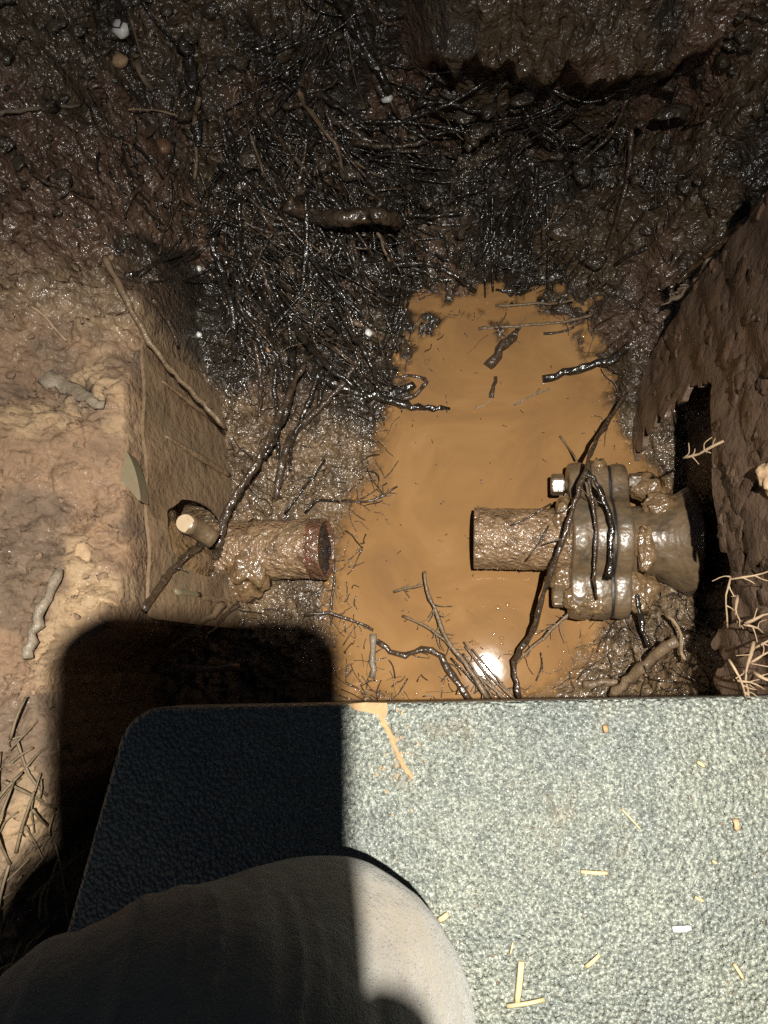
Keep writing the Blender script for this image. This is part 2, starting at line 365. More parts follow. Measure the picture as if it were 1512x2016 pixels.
# a ledge standing out of the far bank, over a black hollow; and a smaller one under a root arch
L0 = at(850, 42, .20); L1 = at(1430, 32, .21)
ux = np.clip((X - L0[0]) / (L1[0] - L0[0]), -.3, 1.3)
ly = L0[1] + (L1[1] - L0[1]) * ux + .006 * perlin(X * 12, X * 0, 41) + .0015 * perlin(X * 60, X * 0, 43)
inx = sstep(-.12, .06, ux) * (1 - sstep(.90, 1.10, ux))
sd = Y - ly
Xo, Yo, Zo = X.copy(), Y.copy(), Z.copy()
lw = inx * sstep(-.009, .0, sd) * (1 - sstep(.02, .13, sd))
groove = inx * (1 - sstep(.005, .032, np.abs(sd + .030)))
Zo -= groove * .060
Zo += lw * .040; Yo -= lw * .062
A0 = at(625, 455, .06); A1 = at(770, 470, .05)
ua = (X - A0[0]) / (A1[0] - A0[0])
g2 = sstep(-.1, .1, ua) * (1 - sstep(.9, 1.1, ua)) * (1 - sstep(.006, .02, np.abs(Y - (A0[1] - .012 + .02 * (ua - .5) ** 2))))
Zo -= np.minimum(g2 * .05, np.maximum(Zo - .012, 0))
# the left wall of the pit box stands along this edge
wt0 = at(266, 640, .212); wt1 = at(266, 1215, .212)
LY0, LY1 = wt1[1], wt0[1]
ZT = .193
def xt(y): return wt1[0] + (wt0[0] - wt1[0]) * (y - LY0) / (LY1 - LY0) + .0022
XT = xt((LY0 + LY1) / 2); XB = XT + .034
def on_lwall(px, py, lift=0.0):
    zs = np.linspace(.205, -.02, 500); P = np.array([at(px, py, z) for z in zs])
    k = int(np.argmin(np.abs(P[:, 0] - (xt(P[:, 1]) + .034 * (1 - zs / ZT))))); p = P[k]
    return p + (CAM - p) / np.linalg.norm(CAM - p) * lift
hA, hB, hT = on_lwall(332, 1010), on_lwall(440, 1012), on_lwall(385, 988)
HZ, HY = (hA[2] + hB[2]) / 2 - .006, hT[1] - .034; HRZ = (hA[2] - hB[2]) / 2 + .012
# hollow washed out behind the hole in the wall
cy_ = sstep(hT[1] - .050, hT[1] - .042, Yo) * (1 - sstep(hT[1] + .004, hT[1] + .010, Yo)) * (1 - bank_w)
ex_ = X - edge_x - wob
cface = cy_ * sstep(-.0005, .001, ex_) * (1 - sstep(.020, .026, ex_ - .0))
Zo = np.where(cface > .5, np.where(ex_ > .004, -.14, Zo), Zo)
Xo = np.where((cface > .5) & (ex_ <= .014), X - .075 * (1 - sstep(.12, .165, Zo)), Xo)
HT = Zo
def height(x, y):
    fx = np.clip((x - GX0) / GS, 0, len(gx) - 2); fy = np.clip((y - GY0) / GS, 0, len(gy) - 2)
    i = int(fx); j = int(fy); a = fx - i; b = fy - j
    return float((Z[j, i] * (1 - a) + Z[j, i + 1] * a) * (1 - b) + (Z[j + 1, i] * (1 - a) + Z[j + 1, i + 1] * a) * b)
def ground(px, py, lift=0.0):
    """the place on the ground seen at a photo pixel"""
    d = ray(px, py); zs = np.linspace(.48, -.01, 160)
    t = (zs - H) / d[2]; xs = d[0] * t; ys = d[1] * t
    for k in range(len(zs)):
        h = max(height(xs[k], ys[k]), 0.0)
        if zs[k] <= h:
            return np.array([xs[k], ys[k], h + lift])
    return np.array([xs[-1], ys[-1], 0.0 + lift])

# colours of the earth itself
def C(*c): return np.array(c)
black = C(.026, .020, .014); olive = C(.078, .055, .033); redclay = C(.105, .064, .042); grey = C(.048, .040, .033)
tan = C(.200, .124, .072); tan2 = C(.125, .083, .052); pale = C(.31, .215, .122); wetmud = C(.150, .101, .057); peat = C(.058, .040, .025)
def mixc(a, b, w): return a * (1 - w[..., None]) + b * w[..., None]
colr = np.empty(X.shape + (3,)); colr[:] = wetmud
pn = fbm(X, Y, 20, 3, 81)
colr = mixc(colr, peat, np.clip(sstep(-.1, .5, pn), 0, 1) * .6)
bk = np.empty(X.shape + (3,)); bk[:] = olive
bk = mixc(bk, black, sstep(-.15, .25, fbm(X, Y, 9, 4, 83) + .3 - 1.8 * np.abs(X + .12) - .8 * np.clip(Y - .45, 0, 1)))
bk = mixc(bk, grey, sstep(.2, .5, fbm(X, Y, 12, 3, 85)) * .7)
bk = mixc(bk, redclay, sstep(.12, .42, fbm(X, Y, 7.5, 3, 87) + .8 * np.clip(X - .13, 0, .3) + .9 * np.clip(-X - .2, 0, .3)))
colr = mixc(colr, bk, sstep(.0, .5, bank_w + .25 * pn * (bank_w > 0)))
# black rooty tongue that comes down between the left wall and the water
tg = sstep(.225, .30, Y - .45 * np.clip(X + .12, -.2, 0) * -1 + .03 * pn) * sstep(-.27, -.22, X)
colr = mixc(colr, black * 1.25, tg * (1 - bank_w) * (1 - left_m) * .85)
sl = np.empty(X.shape + (3,)); sl[:] = tan
sl = mixc(sl, tan2, sstep(-.15, .25, fbm(X, Y, 8, 4, 91)))
sl = mixc(sl, pale, sstep(.15, .5, fbm(X, Y, 11, 4, 93)) * .8)
sl = mixc(sl, C(.19, .115, .07), sstep(.25, .42, Y) * .8)
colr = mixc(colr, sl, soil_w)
# soil beside the pad: dark peat with straw
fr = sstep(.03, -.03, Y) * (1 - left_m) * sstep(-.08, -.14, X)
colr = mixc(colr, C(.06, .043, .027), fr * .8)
wet = np.clip(.15 * soil_w * sstep(.1, .5, fbm(X, Y, 30, 3, 95)) + 1.0 * pit_w + .95 * bank_w, 0, 1)
wet *= 1 - .8 * fr
nv = X.size; ny, nx = X.shape
verts = np.stack([Xo, Yo, Zo], -1).reshape(-1, 3)
idx = np.arange(nv).reshape(ny, nx)
quads = np.stack([idx[:-1, :-1], idx[:-1, 1:], idx[1:, 1:], idx[1:, :-1]], -1).reshape(-1, 4)
# coarse apron that carries the ground on to the horizon
ring = []; per = np.concatenate([idx[0, :], idx[1:, -1], idx[-1, -2::-1], idx[-2:0:-1, 0]])
nper = len(per)
ext = []
for s, zz in ((1.25, .30), (3, .33), (40, .33)):
    e = verts[per].copy(); c = np.array([.01, .23]); e[:, :2] = c + (e[:, :2] - c) * s
    e[:, 2] = np.where(True, zz, zz); ext.append(e)
allv = np.vstack([verts] + ext)
aq = []
rings = [per] + [nv + k * nper + np.arange(nper) for k in range(3)]
for a, b in zip(rings[:-1], rings[1:]):
    aq.append(np.stack([a, b, np.roll(b, -1), np.roll(a, -1)], -1))
allq = np.vstack([quads] + aq)
gm = bpy.data.meshes.new('ground')
gm.vertices.add(len(allv)); gm.vertices.foreach_set('co', allv.ravel())
gm.loops.add(allq.size); gm.loops.foreach_set('vertex_index', allq.ravel().astype(np.int32))
gm.polygons.add(len(allq)); gm.polygons.foreach_set('loop_start', np.arange(0, allq.size, 4, dtype=np.int32))
gm.update(calc_edges=True)
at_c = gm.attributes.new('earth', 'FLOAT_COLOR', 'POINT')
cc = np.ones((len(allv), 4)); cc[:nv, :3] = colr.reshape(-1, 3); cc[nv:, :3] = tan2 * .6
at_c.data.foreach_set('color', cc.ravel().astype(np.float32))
at_w = gm.attributes.new('wet', 'FLOAT', 'POINT')
ww = np.zeros(len(allv)); ww[:nv] = wet.ravel(); at_w.data.foreach_set('value', ww.astype(np.float32))
g = obj('ground', gm, MAT_SOIL); tag(g, kind='structure')

# water
wx = np.arange(-.24, .29, .0025); wy = np.arange(-.05, .50, .0025); WX, WY = np.meshgrid(wx, wy)
ii = np.clip(((WX - GX0) / GS).astype(int), 0, nx - 1); jj = np.clip(((WY - GY0) / GS).astype(int), 0, ny - 1)
dep = HT[jj, ii]
wv = np.stack([WX, WY, np.zeros_like(WX)], -1).reshape(-1, 3); wi = np.arange(WX.size).reshape(WX.shape)
wq = np.stack([wi[:-1, :-1], wi[:-1, 1:], wi[1:, 1:], wi[1:, :-1]], -1).reshape(-1, 4)
wm = bpy.data.meshes.new('water'); wm.from_pydata(wv.tolist(), [], wq.tolist()); wm.update()
wa_ = wm.attributes.new('shallow', 'FLOAT', 'POINT'); wa_.data.foreach_set('value', sstep(-.010, -.0005, dep).ravel().astype(np.float32))
bm = wm; wo = obj('water', bm, MAT_WATER); tag(wo, kind='structure')

# ------------------------------------------------------------------ left wall of the pit box
def grid_sheet(name, fn, nu, nv_, thick, material, parent=None, keep=None):
    """sheet with real thickness; fn(u, v) -> point and normal"""
    V = []; rim = {}
    for side in (0, 1):
        for j in range(nv_ + 1):
            for i in range(nu + 1):
                p, nrm = fn(i / nu, j / nv_)
                V.append(np.array(p) - np.array(nrm) * thick * side)
    S = (nu + 1) * (nv_ + 1); Fc = []; cells = set()
    for j in range(nv_):
        for i in range(nu):
            if keep is None or keep((i + .5) / nu, (j + .5) / nv_): cells.add((i, j))
    for (i, j) in cells:
        a = j * (nu + 1) + i; b = a + 1; c = b + nu + 1; d = a + nu + 1
        Fc.append((a, b, c, d)); Fc.append((a + S, d + S, c + S, b + S))
        for (ni, nj), (p, q) in (((i, j - 1), (a, b)), ((i + 1, j), (b, c)), ((i, j + 1), (c, d)), ((i - 1, j), (d, a))):
            if (ni, nj) not in cells:
                Fc.append((p, p + S, q + S, q))
                for e, f in ((p, q), (p + S, q + S)): rim.setdefault(e, []).append(f); rim.setdefault(f, []).append(e)
    for it in range(8):                      # ease the steps out of cut edges
        new = {k_: .5 * V[k_] + .5 * np.mean([V[q_] for q_ in nb_], 0) for k_, nb_ in rim.items() if len(nb_) == 2}
        for k_, v_ in new.items(): V[k_] = v_
    me = mesh_from(name, V, Fc)
    bm = bmesh.new(); bm.from_mesh(me); bmesh.ops.delete(bm, geom=[v for v in bm.verts if not v.link_faces], context='VERTS')
    bm.to_mesh(me); bm.free()
    o = obj(name, me, material, parent); me.set_sharp_from_angle(angle=math.radians(45)); return o

def lwall(u, v):
    y = LY0 + (LY1 - LY0) * u; z = -.02 + (ZT + .02) * v
    s = (z - 0) / ZT
    x = xt(y) + .034 * (1 - s) + .0025 * math.sin(y * 14 + 1)
    return (x + .0012 * math.sin(y * 90 + z * 60), y, z), (.98, 0, .16)
def lkeep(u, v):
    y = LY0 + (LY1 - LY0) * u; z = -.02 + (ZT + .02) * v
    jag = .004 * math.sin(y * 400) + .003 * math.sin(z * 530 + 1)
    dy = (y - HY) / .035; dz = (z - HZ) / HRZ
    return dy * dy + dz * dz + jag * 14 > 1
lw_e = empty('box_wall', (XB, (LY0 + LY1) / 2, 0))
tag(lw_e, 'mud filmed greenish wall on the left, with ribs and a ragged hole where the short pipe comes out', 'wall')
child(grid_sheet('wall_sheet', lwall, 150, 90, .003, MAT_WALLL, None, lkeep), lw_e)
for (a, b, w, mt) in (((365, 748, .17), (505, 842, .05), .004, MAT_WALLL), ((330, 858, .165), (480, 935, .045), .0045, MAT_WALLL), ((315, 1162, .165), (455, 1186, .05), .0045, MAT_WALLL)):
    p = at(*a); q = at(*b)
    for e in (p, q):
        e[0] = xt(e[1]) + .034 * (1 - e[2] / ZT) + .0002
    V = []; Fc = []; add_tube(V, Fc, spline([p, q], 14), w * .3, w * .7, 8, .08, .7, w)
    r = centre_mesh(obj('rib', mesh_from('rib', V, Fc), mt)); child(r, lw_e)
# bare green patch of the flange on top of the wall, and bare strip on the lowest rib
def patch(name, pts, z, material, lift=.003, thick=.004):
    bm = bmesh.new(); top = []
    for px, py in pts:
        p = at(px, py, z); zz = height(p[0], p[1]) if lift is not None else z
        p = at(px, py, z + (lift or 0)); top.append(bm.verts.new(p))
    f = bm.faces.new(top)
    if f.normal.z < 0: f.normal_flip()
    r = bmesh.ops.extrude_face_region(bm, geom=[f])
    for v in [v for v in r['geom'] if isinstance(v, bmesh.types.BMVert)]: pass
    for v in top: v.co.z -= thick
    bmesh.ops.recalc_face_normals(bm, faces=bm.faces)
    return obj(name, bm, material, None, False)
gp_pts = spline([(212, 868), (236, 872), (256, 900), (270, 940), (276, 985), (258, 968), (234, 938), (212, 900), (208, 880), (212, 868)], 40)[:-1]
gp = patch('flange', [tuple(q) for q in gp_pts], .2150, MAT_GREEN, .0, .016)
child(gp, lw_e); tag(gp, 'bare pale green patch of the rim showing through the mud')
V = []; Fc = []; p = at(326, 1163, .157); q = at(378, 1170, .115)
for e in (p, q): e[0] = xt(e[1]) + .034 * (1 - e[2] / ZT) + .0022
add_tube(V, Fc, spline([p, q], 6), .0042, .0042, 8, .05, .5)
r = centre_mesh(obj('rib', mesh_from('rib', V, Fc), MAT_GREEN)); child(r, lw_e); tag(r, 'short bare pale green length of rib')

# ------------------------------------------------------------------ right wall
RY0, RY1 = -.02, .318
def rx(y): return .1945 + .11 * max(0, y - .2)
def rwall(u, v):
    y = RY0 + (RY1 - RY0) * u; z = -.02 + .40 * v
    x = rx(y) + .05 * (z - .214) + .0025 * math.sin(y * 40 + z * 25) + .0012 * math.sin(z * 130 + y * 70)
    return (x, y, z), (-1, 0, .03)
def rkeep(u, v):
    y = RY0 + (RY1 - RY0) * u; z = -.02 + .40 * v
    y += .0016 * math.sin(z * 420) + .0010 * math.sin(z * 910 + 1); top = .214 + .0015 * math.sin(y * 30) + .0008 * math.sin(y * 700) - .9 * max(0, .075 - y) * 0
    if y < .034: return z > .190 + .010 * math.sin(y * 220)
    if y < .232 + .006 * math.sin(z * 160) - (.0 if z > .05 else (.05 - z) * .3): return z > top - 3.0 * max(0, y - .219)
    return True
rw_e = empty('box_wall', (rx(.15), .15, 0))
tag(rw_e, 'tall mud smeared brown wall on the right, cut away above the flared fitting', 'wall')
child(grid_sheet('wall_sheet', rwall, 300, 340, .005, MAT_WALLR, None, rkeep), rw_e)
# flakes of mud stuck on the wall
V = []; Fc = []
for k in range(150):
    u = random.random(); y = RY0 + (RY1 - RY0) * u; z = .215 + random.random() ** .8 * .145
    if y > .24: z = random.uniform(.06, .36)
    (x, y, z), _ = rwall(u, (z + .02) / .40)
    s = abs(random.gauss(0, .007)) + .002; base = len(V); n = 9
    for i in range(n):
        a = 2 * math.pi * i / n; rr = s * random.uniform(.35, 1.4)
        V.append((x - .0002, y + math.cos(a) * rr, z + math.sin(a) * rr * 1.5))
    for i in range(n):
        a = V[base + i]; V.append((a[0] - random.uniform(.0004, .0018), y + (a[1] - y) * .7, z + (a[2] - z) * .7))
    for i in range(n): Fc.append((base + i, base + (i + 1) % n, base + n + (i + 1) % n, base + n + i))
    Fc.append(tuple(base + n + i for i in range(n)))
fl = obj('mud_flakes', mesh_from('mud_flakes', V, Fc), MAT_WALLR); fl['kind'] = 'stuff'; child(fl, rw_e)

# ------------------------------------------------------------------ pipes
def lathe_x(profile, seg=48, jitter=0.0, closed=False):
    V = []; Fc = []; n = len(profile)
    for (x, r) in profile:
        for k in range(seg):
            a = 2 * math.pi * k / seg
            rr = r * (1 + jitter * math.sin(a * 5 + x * 90) + jitter * .7 * math.sin(a * 11 - x * 160))
            V.append((x, math.cos(a) * rr, math.sin(a) * rr))
    for i in range(n - 1 + (1 if closed else 0)):
        for k in range(seg):
            a = i * seg + k; b = i * seg + (k + 1) % seg; c = ((i + 1) % n) * seg + (k + 1) % seg; d = ((i + 1) % n) * seg + k
            Fc.append((a, d, c, b))
    return V, Fc
def roughen(V, amp, f, seed=0, sm=.5):
    P = np.array(V); a = np.arctan2(P[:, 2], P[:, 1]); r = np.hypot(P[:, 1], P[:, 2]); rr = np.maximum(r, .01)
    u = a * .03 * 1.0; n_ = fbm(P[:, 0], np.cos(a) * .03 + 2, f, 4, seed + 201, .6) * .5 + fbm(P[:, 0] + np.sin(a) * .03, np.cos(a) * .03 - np.sin(a) * .02, f * 1.7, 3, seed + 211, .6) * .8
    n_ = n_ * amp; P[:, 1] += np.cos(a) * n_; P[:, 2] += np.sin(a) * n_
    return [tuple(p) for p in P]
def pipe_profile(x0, x1, ro, ri, n=110):
    p = [(x0 + (x1 - x0) * i / n, ro) for i in range(n + 1)]
    p += [(x1 + (.0006 if x1 > x0 else -.0006), (ro + ri) / 2)]
    p += [(x1 + (x0 - x1) * i / n, ri) for i in range(n + 1)]
    return p
# left
PLz = .036; pl = at(540, 1088, PLz); PLy = pl[1] + .003
lp = empty('broken_pipe', (-.24, PLy, PLz)); lp.rotation_euler = (0, math.radians(-6.5), math.radians(-1.0))
tag(lp, 'short rusty pipe stub with an open black mouth, coming out of the left wall', 'pipe')
xe = at(648, 1075, PLz)[0] + .24
def left_pipe(x0, x1, ends):
    n = int((x1 - x0) / .0016); p = [(x0 + (x1 - x0) * k / n, .0302) for k in range(n + 1)]
    if ends: p += [(x1 + .0005, .0296), (x1 + .0003, .0287), (x1 - .004, .0280), (x1 - .03, .0276)]
    V, Fc = lathe_x(p, 150, .012); return roughen(V, .0012, 75, 1), Fc
V, Fc = left_pipe(-.06, xe - .015, False); obj('barrel', mesh_from('barrel', V, Fc), MAT_RUST, lp)
V, Fc = left_pipe(xe - .015, xe, True); o = obj('band', mesh_from('band', V, Fc), MAT_REDPIPE, lp); o['label'] = 'reddish worn end of the pipe'
V = []; Fc = []
for q in range(9):
    for k in range(40):
        a = 2 * math.pi * k / 40; rr = .0284 * (1 - q / 8.6); n_ = .0022 * float(perlin(np.array(math.cos(a) * rr * 160), np.array(math.sin(a) * rr * 160), 301))
        V.append((xe - .0035 - .004 * (1 - (rr / .0284) ** 2) + n_, math.cos(a) * rr, math.sin(a) * rr))
for q in range(8):
    for k in range(40):
        a_ = q * 40 + k; b_ = q * 40 + (k + 1) % 40; Fc.append((a_, b_, b_ + 40, a_ + 40))
Fc.append(tuple(8 * 40 + k for k in range(40)))
obj('mouth', mesh_from('mouth', V, Fc), MAT_PIPEIN, lp)
# right
PRz = .040; pr = at(1030, 1066, PRz); PRy = pr[1] + .004
x0 = at(930, 1066, PRz)[0] + .002; xf = at(1130, 1066, PRz)[0] - .006
rp = empty('flanged_pipe', (x0, PRy, PRz)); rp.rotation_euler = (0, math.radians(-1.0), math.radians(-2.0))
tag(rp, 'muddy iron pipe with a bolted oval flange and flared end, running under the right wall', 'pipe')
Lp = xf - x0
V, Fc = lathe_x(pipe_profile(Lp + .01, 0, .0302, .0255), 150, .010); V = roughen(V, .0011, 80, 3)
obj('barrel', mesh_from('barrel', V, [f[::-1] for f in Fc]), MAT_RUST, rp)
V, Fc = lathe_x([(.001, .0250), (.02, .0250), (.06, .0245), (.06, .001)], 40)
obj('mouth', mesh_from('mouth', V, Fc), MAT_PIPEIN, rp)
def oval_plate(xa, xb, rc, re, ye, bev, seg=64, bulge=0.0):
    """two-eared flange outline (circle + two ears), extruded along x with rounded rims"""
    def R(a):
        c, s = math.cos(a), math.sin(a); best = rc
        for sy in (1, -1):
            b = ye * sy * c; disc = b * b - (ye * ye - re * re)
            if disc > 0: best = max(best, b + math.sqrt(disc))
            # straight webs between circle and ear
        w = re * 1.05
        if abs(s) > 1e-6:
            tx = (rc - (rc - w) * min(1, abs(c) * 1.15)) / max(abs(s), .05)
            if abs(c) > .35: best = max(best, min(tx, ye))
        return best
    prof = [(xa, -bev), (xa + bev * .3, -bev * .3), (xa + bev, 0), ((xa + xb) / 2, bulge), (xb - bev, 0), (xb - bev * .3, -bev * .3), (xb, -bev)]
    V = []; Fc = []
    for x, dr in prof:
        for k in range(seg):
            a = 2 * math.pi * k / seg; r = R(a) + dr
            V.append((x, math.cos(a) * r, math.sin(a) * r))
    n = len(prof)
    for i in range(n - 1):
        for k in range(seg):
            a = i * seg + k; b = i * seg + (k + 1) % seg; Fc.append((a, a + seg, b + seg, b))
    Fc.append(tuple(range(seg))); Fc.append(tuple((n - 1) * seg + k for k in range(seg))[::-1])
    return V, Fc
EY = .056
for xa, xb, rc, re, bv, bl in ((0, .0205, .0445, .0215, .0022, .0012), (.0215, .0375, .0450, .0215, .0014, .0008), (.0400, .056, .0435, .0205, .0030, .0005)):
    V, Fc = oval_plate(Lp + xa, Lp + xb, rc, re, EY, bv, 80, bl); V = roughen(V, .0013, 38, int(xa * 1e4)); obj('flange', mesh_from('flange', V, Fc), MAT_IRON, rp)
for xa, xb, rc, re in ((.0204, .0216, .0425, .020), (.0374, .0401, .0430, .020)):
    V, Fc = oval_plate(Lp + xa, Lp + xb, rc, re, EY, .0003); obj('gasket', mesh_from('gasket', V, Fc), MAT_GASKET, rp)
bell = [(Lp + .052, .036), (Lp + .060, .0335), (Lp + .070, .0335), (Lp + .080, .036), (Lp + .092, .0405), (Lp + .102, .046), (Lp + .109, .0505), (Lp + .113, .0525), (Lp + .1145, .0520), (Lp + .113, .050), (Lp + .107, .044), (Lp + .085, .033)]
V, Fc = lathe_x(bell, 64, .006); V = roughen(V, .0007, 40, 7); obj('flared_end', mesh_from('flared_end', V, Fc), MAT_IRON, rp)
def prism_x(xa, xb, r, n, rot=0.0, bev=.001, jag=0):
    bm = bmesh.new(); a0 = [];
    for x in (xa, xb):
        a0.append([bm.verts.new((x, r * math.cos(2 * math.pi * k / n + rot) * (1 + random.uniform(-jag, jag)), r * math.sin(2 * math.pi * k / n + rot) * (1 + random.uniform(-jag, jag)))) for k in range(n)])
    for k in range(n): bm.faces.new((a0[0][k], a0[1][k], a0[1][(k + 1) % n], a0[0][(k + 1) % n]))
    bm.faces.new(a0[0]); bm.faces.new(a0[1][::-1]); bmesh.ops.recalc_face_normals(bm, faces=bm.faces)
    bmesh.ops.bevel(bm, geom=list(bm.edges), offset=bev, segments=2, affect='EDGES'); return bm
def blob(name, c, rad, material, seed=0, sub=3, amp=.25, fr=1.6, parent=None):
    bm = bmesh.new(); bmesh.ops.create_icosphere(bm, subdivisions=sub, radius=1)
    from mathutils import noise
    for v in bm.verts:
        k = 1 + amp * noise.fractal(v.co * fr + Vector((seed * 3.1, seed, -seed)), .8, 2.1, 3)
        v.co = Vector((v.co.x * rad[0], v.co.y * rad[1], v.co.z * rad[2])) * k
    o = obj(name, bm, material, parent); o.location = c; return o
for sy in (1, -1):
    b = obj('bolt', prism_x(Lp - .004, Lp + .062, .0058, 16, 0, .0004), MAT_IRON, rp); b.location = (0, sy * EY, 0)
    hd = obj('bolt_head', prism_x(Lp - .0155, Lp - .0035, .0115, 6, .3, .0012), MAT_IRON, b, False)
    if sy == 1:
        fc = obj('worn_face', prism_x(-.0003, .0006, .0062, 4, math.pi / 4, .0002), MAT_STEEL, b, False)
        a = .3 + 2 * math.pi / 6 * .5 + math.pi / 6 * 2; a = .3 + math.pi / 6 + math.pi / 3
        fc.location = (Lp - .0095, math.cos(a) * .0102, math.sin(a) * .0102)
        fc.rotation_euler = (a, 0, 0); fc.rotation_euler = Matrix(((0, -1, 0), (0, 0, 0), (0, 0, 0))).to_euler() if False else (0, 0, 0)
        nrm = Vector((0, math.cos(a), math.sin(a))); fc.rotation_mode = 'QUATERNION'; fc.rotation_quaternion = nrm.to_track_quat('X', 'Z')
        fc['label'] = 'bright worn steel face of the bolt head'
        nt = obj('nut', prism_x(Lp + .059, Lp + .072, .0125, 6, .1, .002), MAT_IRON, b, False)
        blob('mud_lump', (Lp + .074, -.002, .002), (.020, .015, .015), MAT_MUDLUMP, 3, 3, .35, 1.5, rp).location = (Lp + .078, EY - .004, .0)
    else:
        nt = obj('nut', prism_x(Lp + .059, Lp + .070, .0115, 6, .1, .002), MAT_IRON, b, False)
m1 = blob('mud_lump', (0, 0, 0), (.016, .018, .010), MAT_MUDLUMP, 8, 3, .4, 1.6, rp); m1.location = (Lp - .004, -.035, -.004)
m1 = blob('mud_lump', (0, 0, 0), (.022, .022, .010), MAT_MUDLUMP, 9, 3, .4, 1.6, rp); m1.location = (Lp + .06, -.05, .006)
m1 = blob('mud_lump', (0, 0, 0), (.011, .020, .009), MAT_MUDLUMP, 12, 3, .4, 1.6, rp); m1.location = (Lp + .030, EY + .006, .010)
for k, (dx, ya, za, a_, b_, c_) in enumerate(((.004, -.060, .014, .010, .014, .006), (-.006, .014, .026, .010, .022, .008), (.066, -.012, .031, .009, .022, .006), (.020, -.062, .012, .016, .012, .010), (.085, .030, .024, .018, .012, .008))):
    m1 = blob('mud_lump', (0, 0, 0), (a_, b_, c_), MAT_MUDLUMP, 30 + k, 4, .34, 1.3, rp); m1.location = (Lp + dx, ya, za)
# mud heaped over the left stub where it leaves the wall
m1 = blob('mud_lump', (0, 0, 0), (.026, .036, .020), MAT_MUDLUMP, 15, 4, .45, 1.8, lp); m1.location = (.030, -.012, .008)
pc = on_lwall(392, 1062)
m1 = blob('mud_lump', (0, 0, 0), (.013, .030, .056), MAT_MUDLUMP, 19, 4, .30, 1.8, lp); m1.location = (pc[0] + .236, pc[1] - PLy - .014, pc[2] - PLz - .002)

# ------------------------------------------------------------------ kneeling pad
def pad_outline(r=.028):
    pts = [(-.2105, -.0228), (.275, -.0122), (.285, -.30), (-.272, -.30)]
    rad = [r, r, r, r]; out = []
    for i in range(4):
        p = Vector(pts[i]); a = (Vector(pts[i - 1]) - p).normalized(); b = (Vector(pts[(i + 1) % 4]) - p).normalized()
        ang = a.angle(b); d = rad[i] / math.tan(ang / 2); c = p + (a + b).normalized() * (rad[i] / math.sin(ang / 2))
        s = p + a * d - c; e = p + b * d - c; a0 = math.atan2(s.y, s.x); a1 = math.atan2(e.y, e.x)
        while a1 > a0: a1 -= 2 * math.pi
        if a1 - a0 < -math.pi: a1 += 2 * math.pi
        for k in range(9):
            t = a0 + (a1 - a0) * k / 8; out.append((c.x + math.cos(t) * rad[i], c.y + math.sin(t) * rad[i]))
    return out
PADZ = .31
ol = pad_outline(); bm = bmesh.new()
rings_ = []
cen = np.mean(np.array(ol), 0)
for inset, z in ((0.003, PADZ - .038), (0, PADZ - .034), (0, PADZ - .004), (.0012, PADZ - .0012), (.004, PADZ)):
    rr = []
    for (x, y) in ol:
        d = np.array([x, y]) - cen; d = d / np.linalg.norm(d)
        rr.append(bm.verts.new((x - d[0] * inset, y - d[1] * inset, z)))
    rings_.append(rr)
n = len(ol)
for a, b in zip(rings_[:-1], rings_[1:]):
    for k in range(n): bm.faces.new((a[k], a[(k + 1) % n], b[(k + 1) % n], b[k]))
bm.faces.new(rings_[-1]); bm.faces.new(rings_[0][::-1]); bmesh.ops.recalc_face_normals(bm, faces=bm.faces)
pad = obj('kneeling_pad', bm, MAT_PAD); tag(pad, 'grey pebbled foam kneeling pad at the edge of the muddy hole', 'kneeling pad')
# mud smeared on the pad
wz = lambda x, y, l=.011: on_lwall(x, y, l)[2]
def on_pad(px, py, lift=.0008): return at(px, py, PADZ + lift)
V = []; Fc = []
outl = [(683, 1386), (720, 1383), (762, 1384), (764, 1398), (757, 1420), (748, 1412), (738, 1406), (722, 1402), (700, 1398)]
base = len(V)
for q in outl: V.append(on_pad(*q, .0002))
for q in outl:
    p = on_pad(*q, .0011); V.append(p)
no = len(outl)
for k in range(no): Fc.append((base + k, base + (k + 1) % no, base + no + (k + 1) % no, base + no + k))
Fc.append(tuple(base + no + k for k in range(no)))
add_tube(V, Fc, spline([on_pad(748, 1408), on_pad(770, 1450), on_pad(782, 1482), on_pad(797, 1510), on_pad(812, 1532)], 22), .0016, .0012, 6, .45, .35)
for k in range(26):
    q = (random.gauss(785, 22), random.gauss(1490, 45)); p = on_pad(*q, .0004)
    add_tube(V, Fc, spline([p, p + np.array([random.uniform(-.002, .002), random.uniform(-.003, .003), 0])], 3), .0006, .0005, 5, .3, .4)
sm = obj('mud_smear', mesh_from('mud_smear', V, Fc), MAT_SMEAR, None, False); child(sm, pad); sm['label'] = 'orange mud smear running from the pad edge'

V = []; Fc = []
for k in range(90):
    p = on_pad(random.uniform(690, 1512), random.uniform(1390, 2016), .0004); r = random.uniform(.0003, .0010)
    add_tube(V, Fc, spline([p, p + np.array([random.uniform(-1, 1), random.uniform(-1, 1), 0]) * r * 1.6], 3), r, r * .6, 5, .4, .6)
tag(obj('crumbs', mesh_from('crumbs', V, Fc), MAT_BROWNROOT), 'tiny crumbs of earth scattered over the pad', 'crumbs', None, 'stuff')
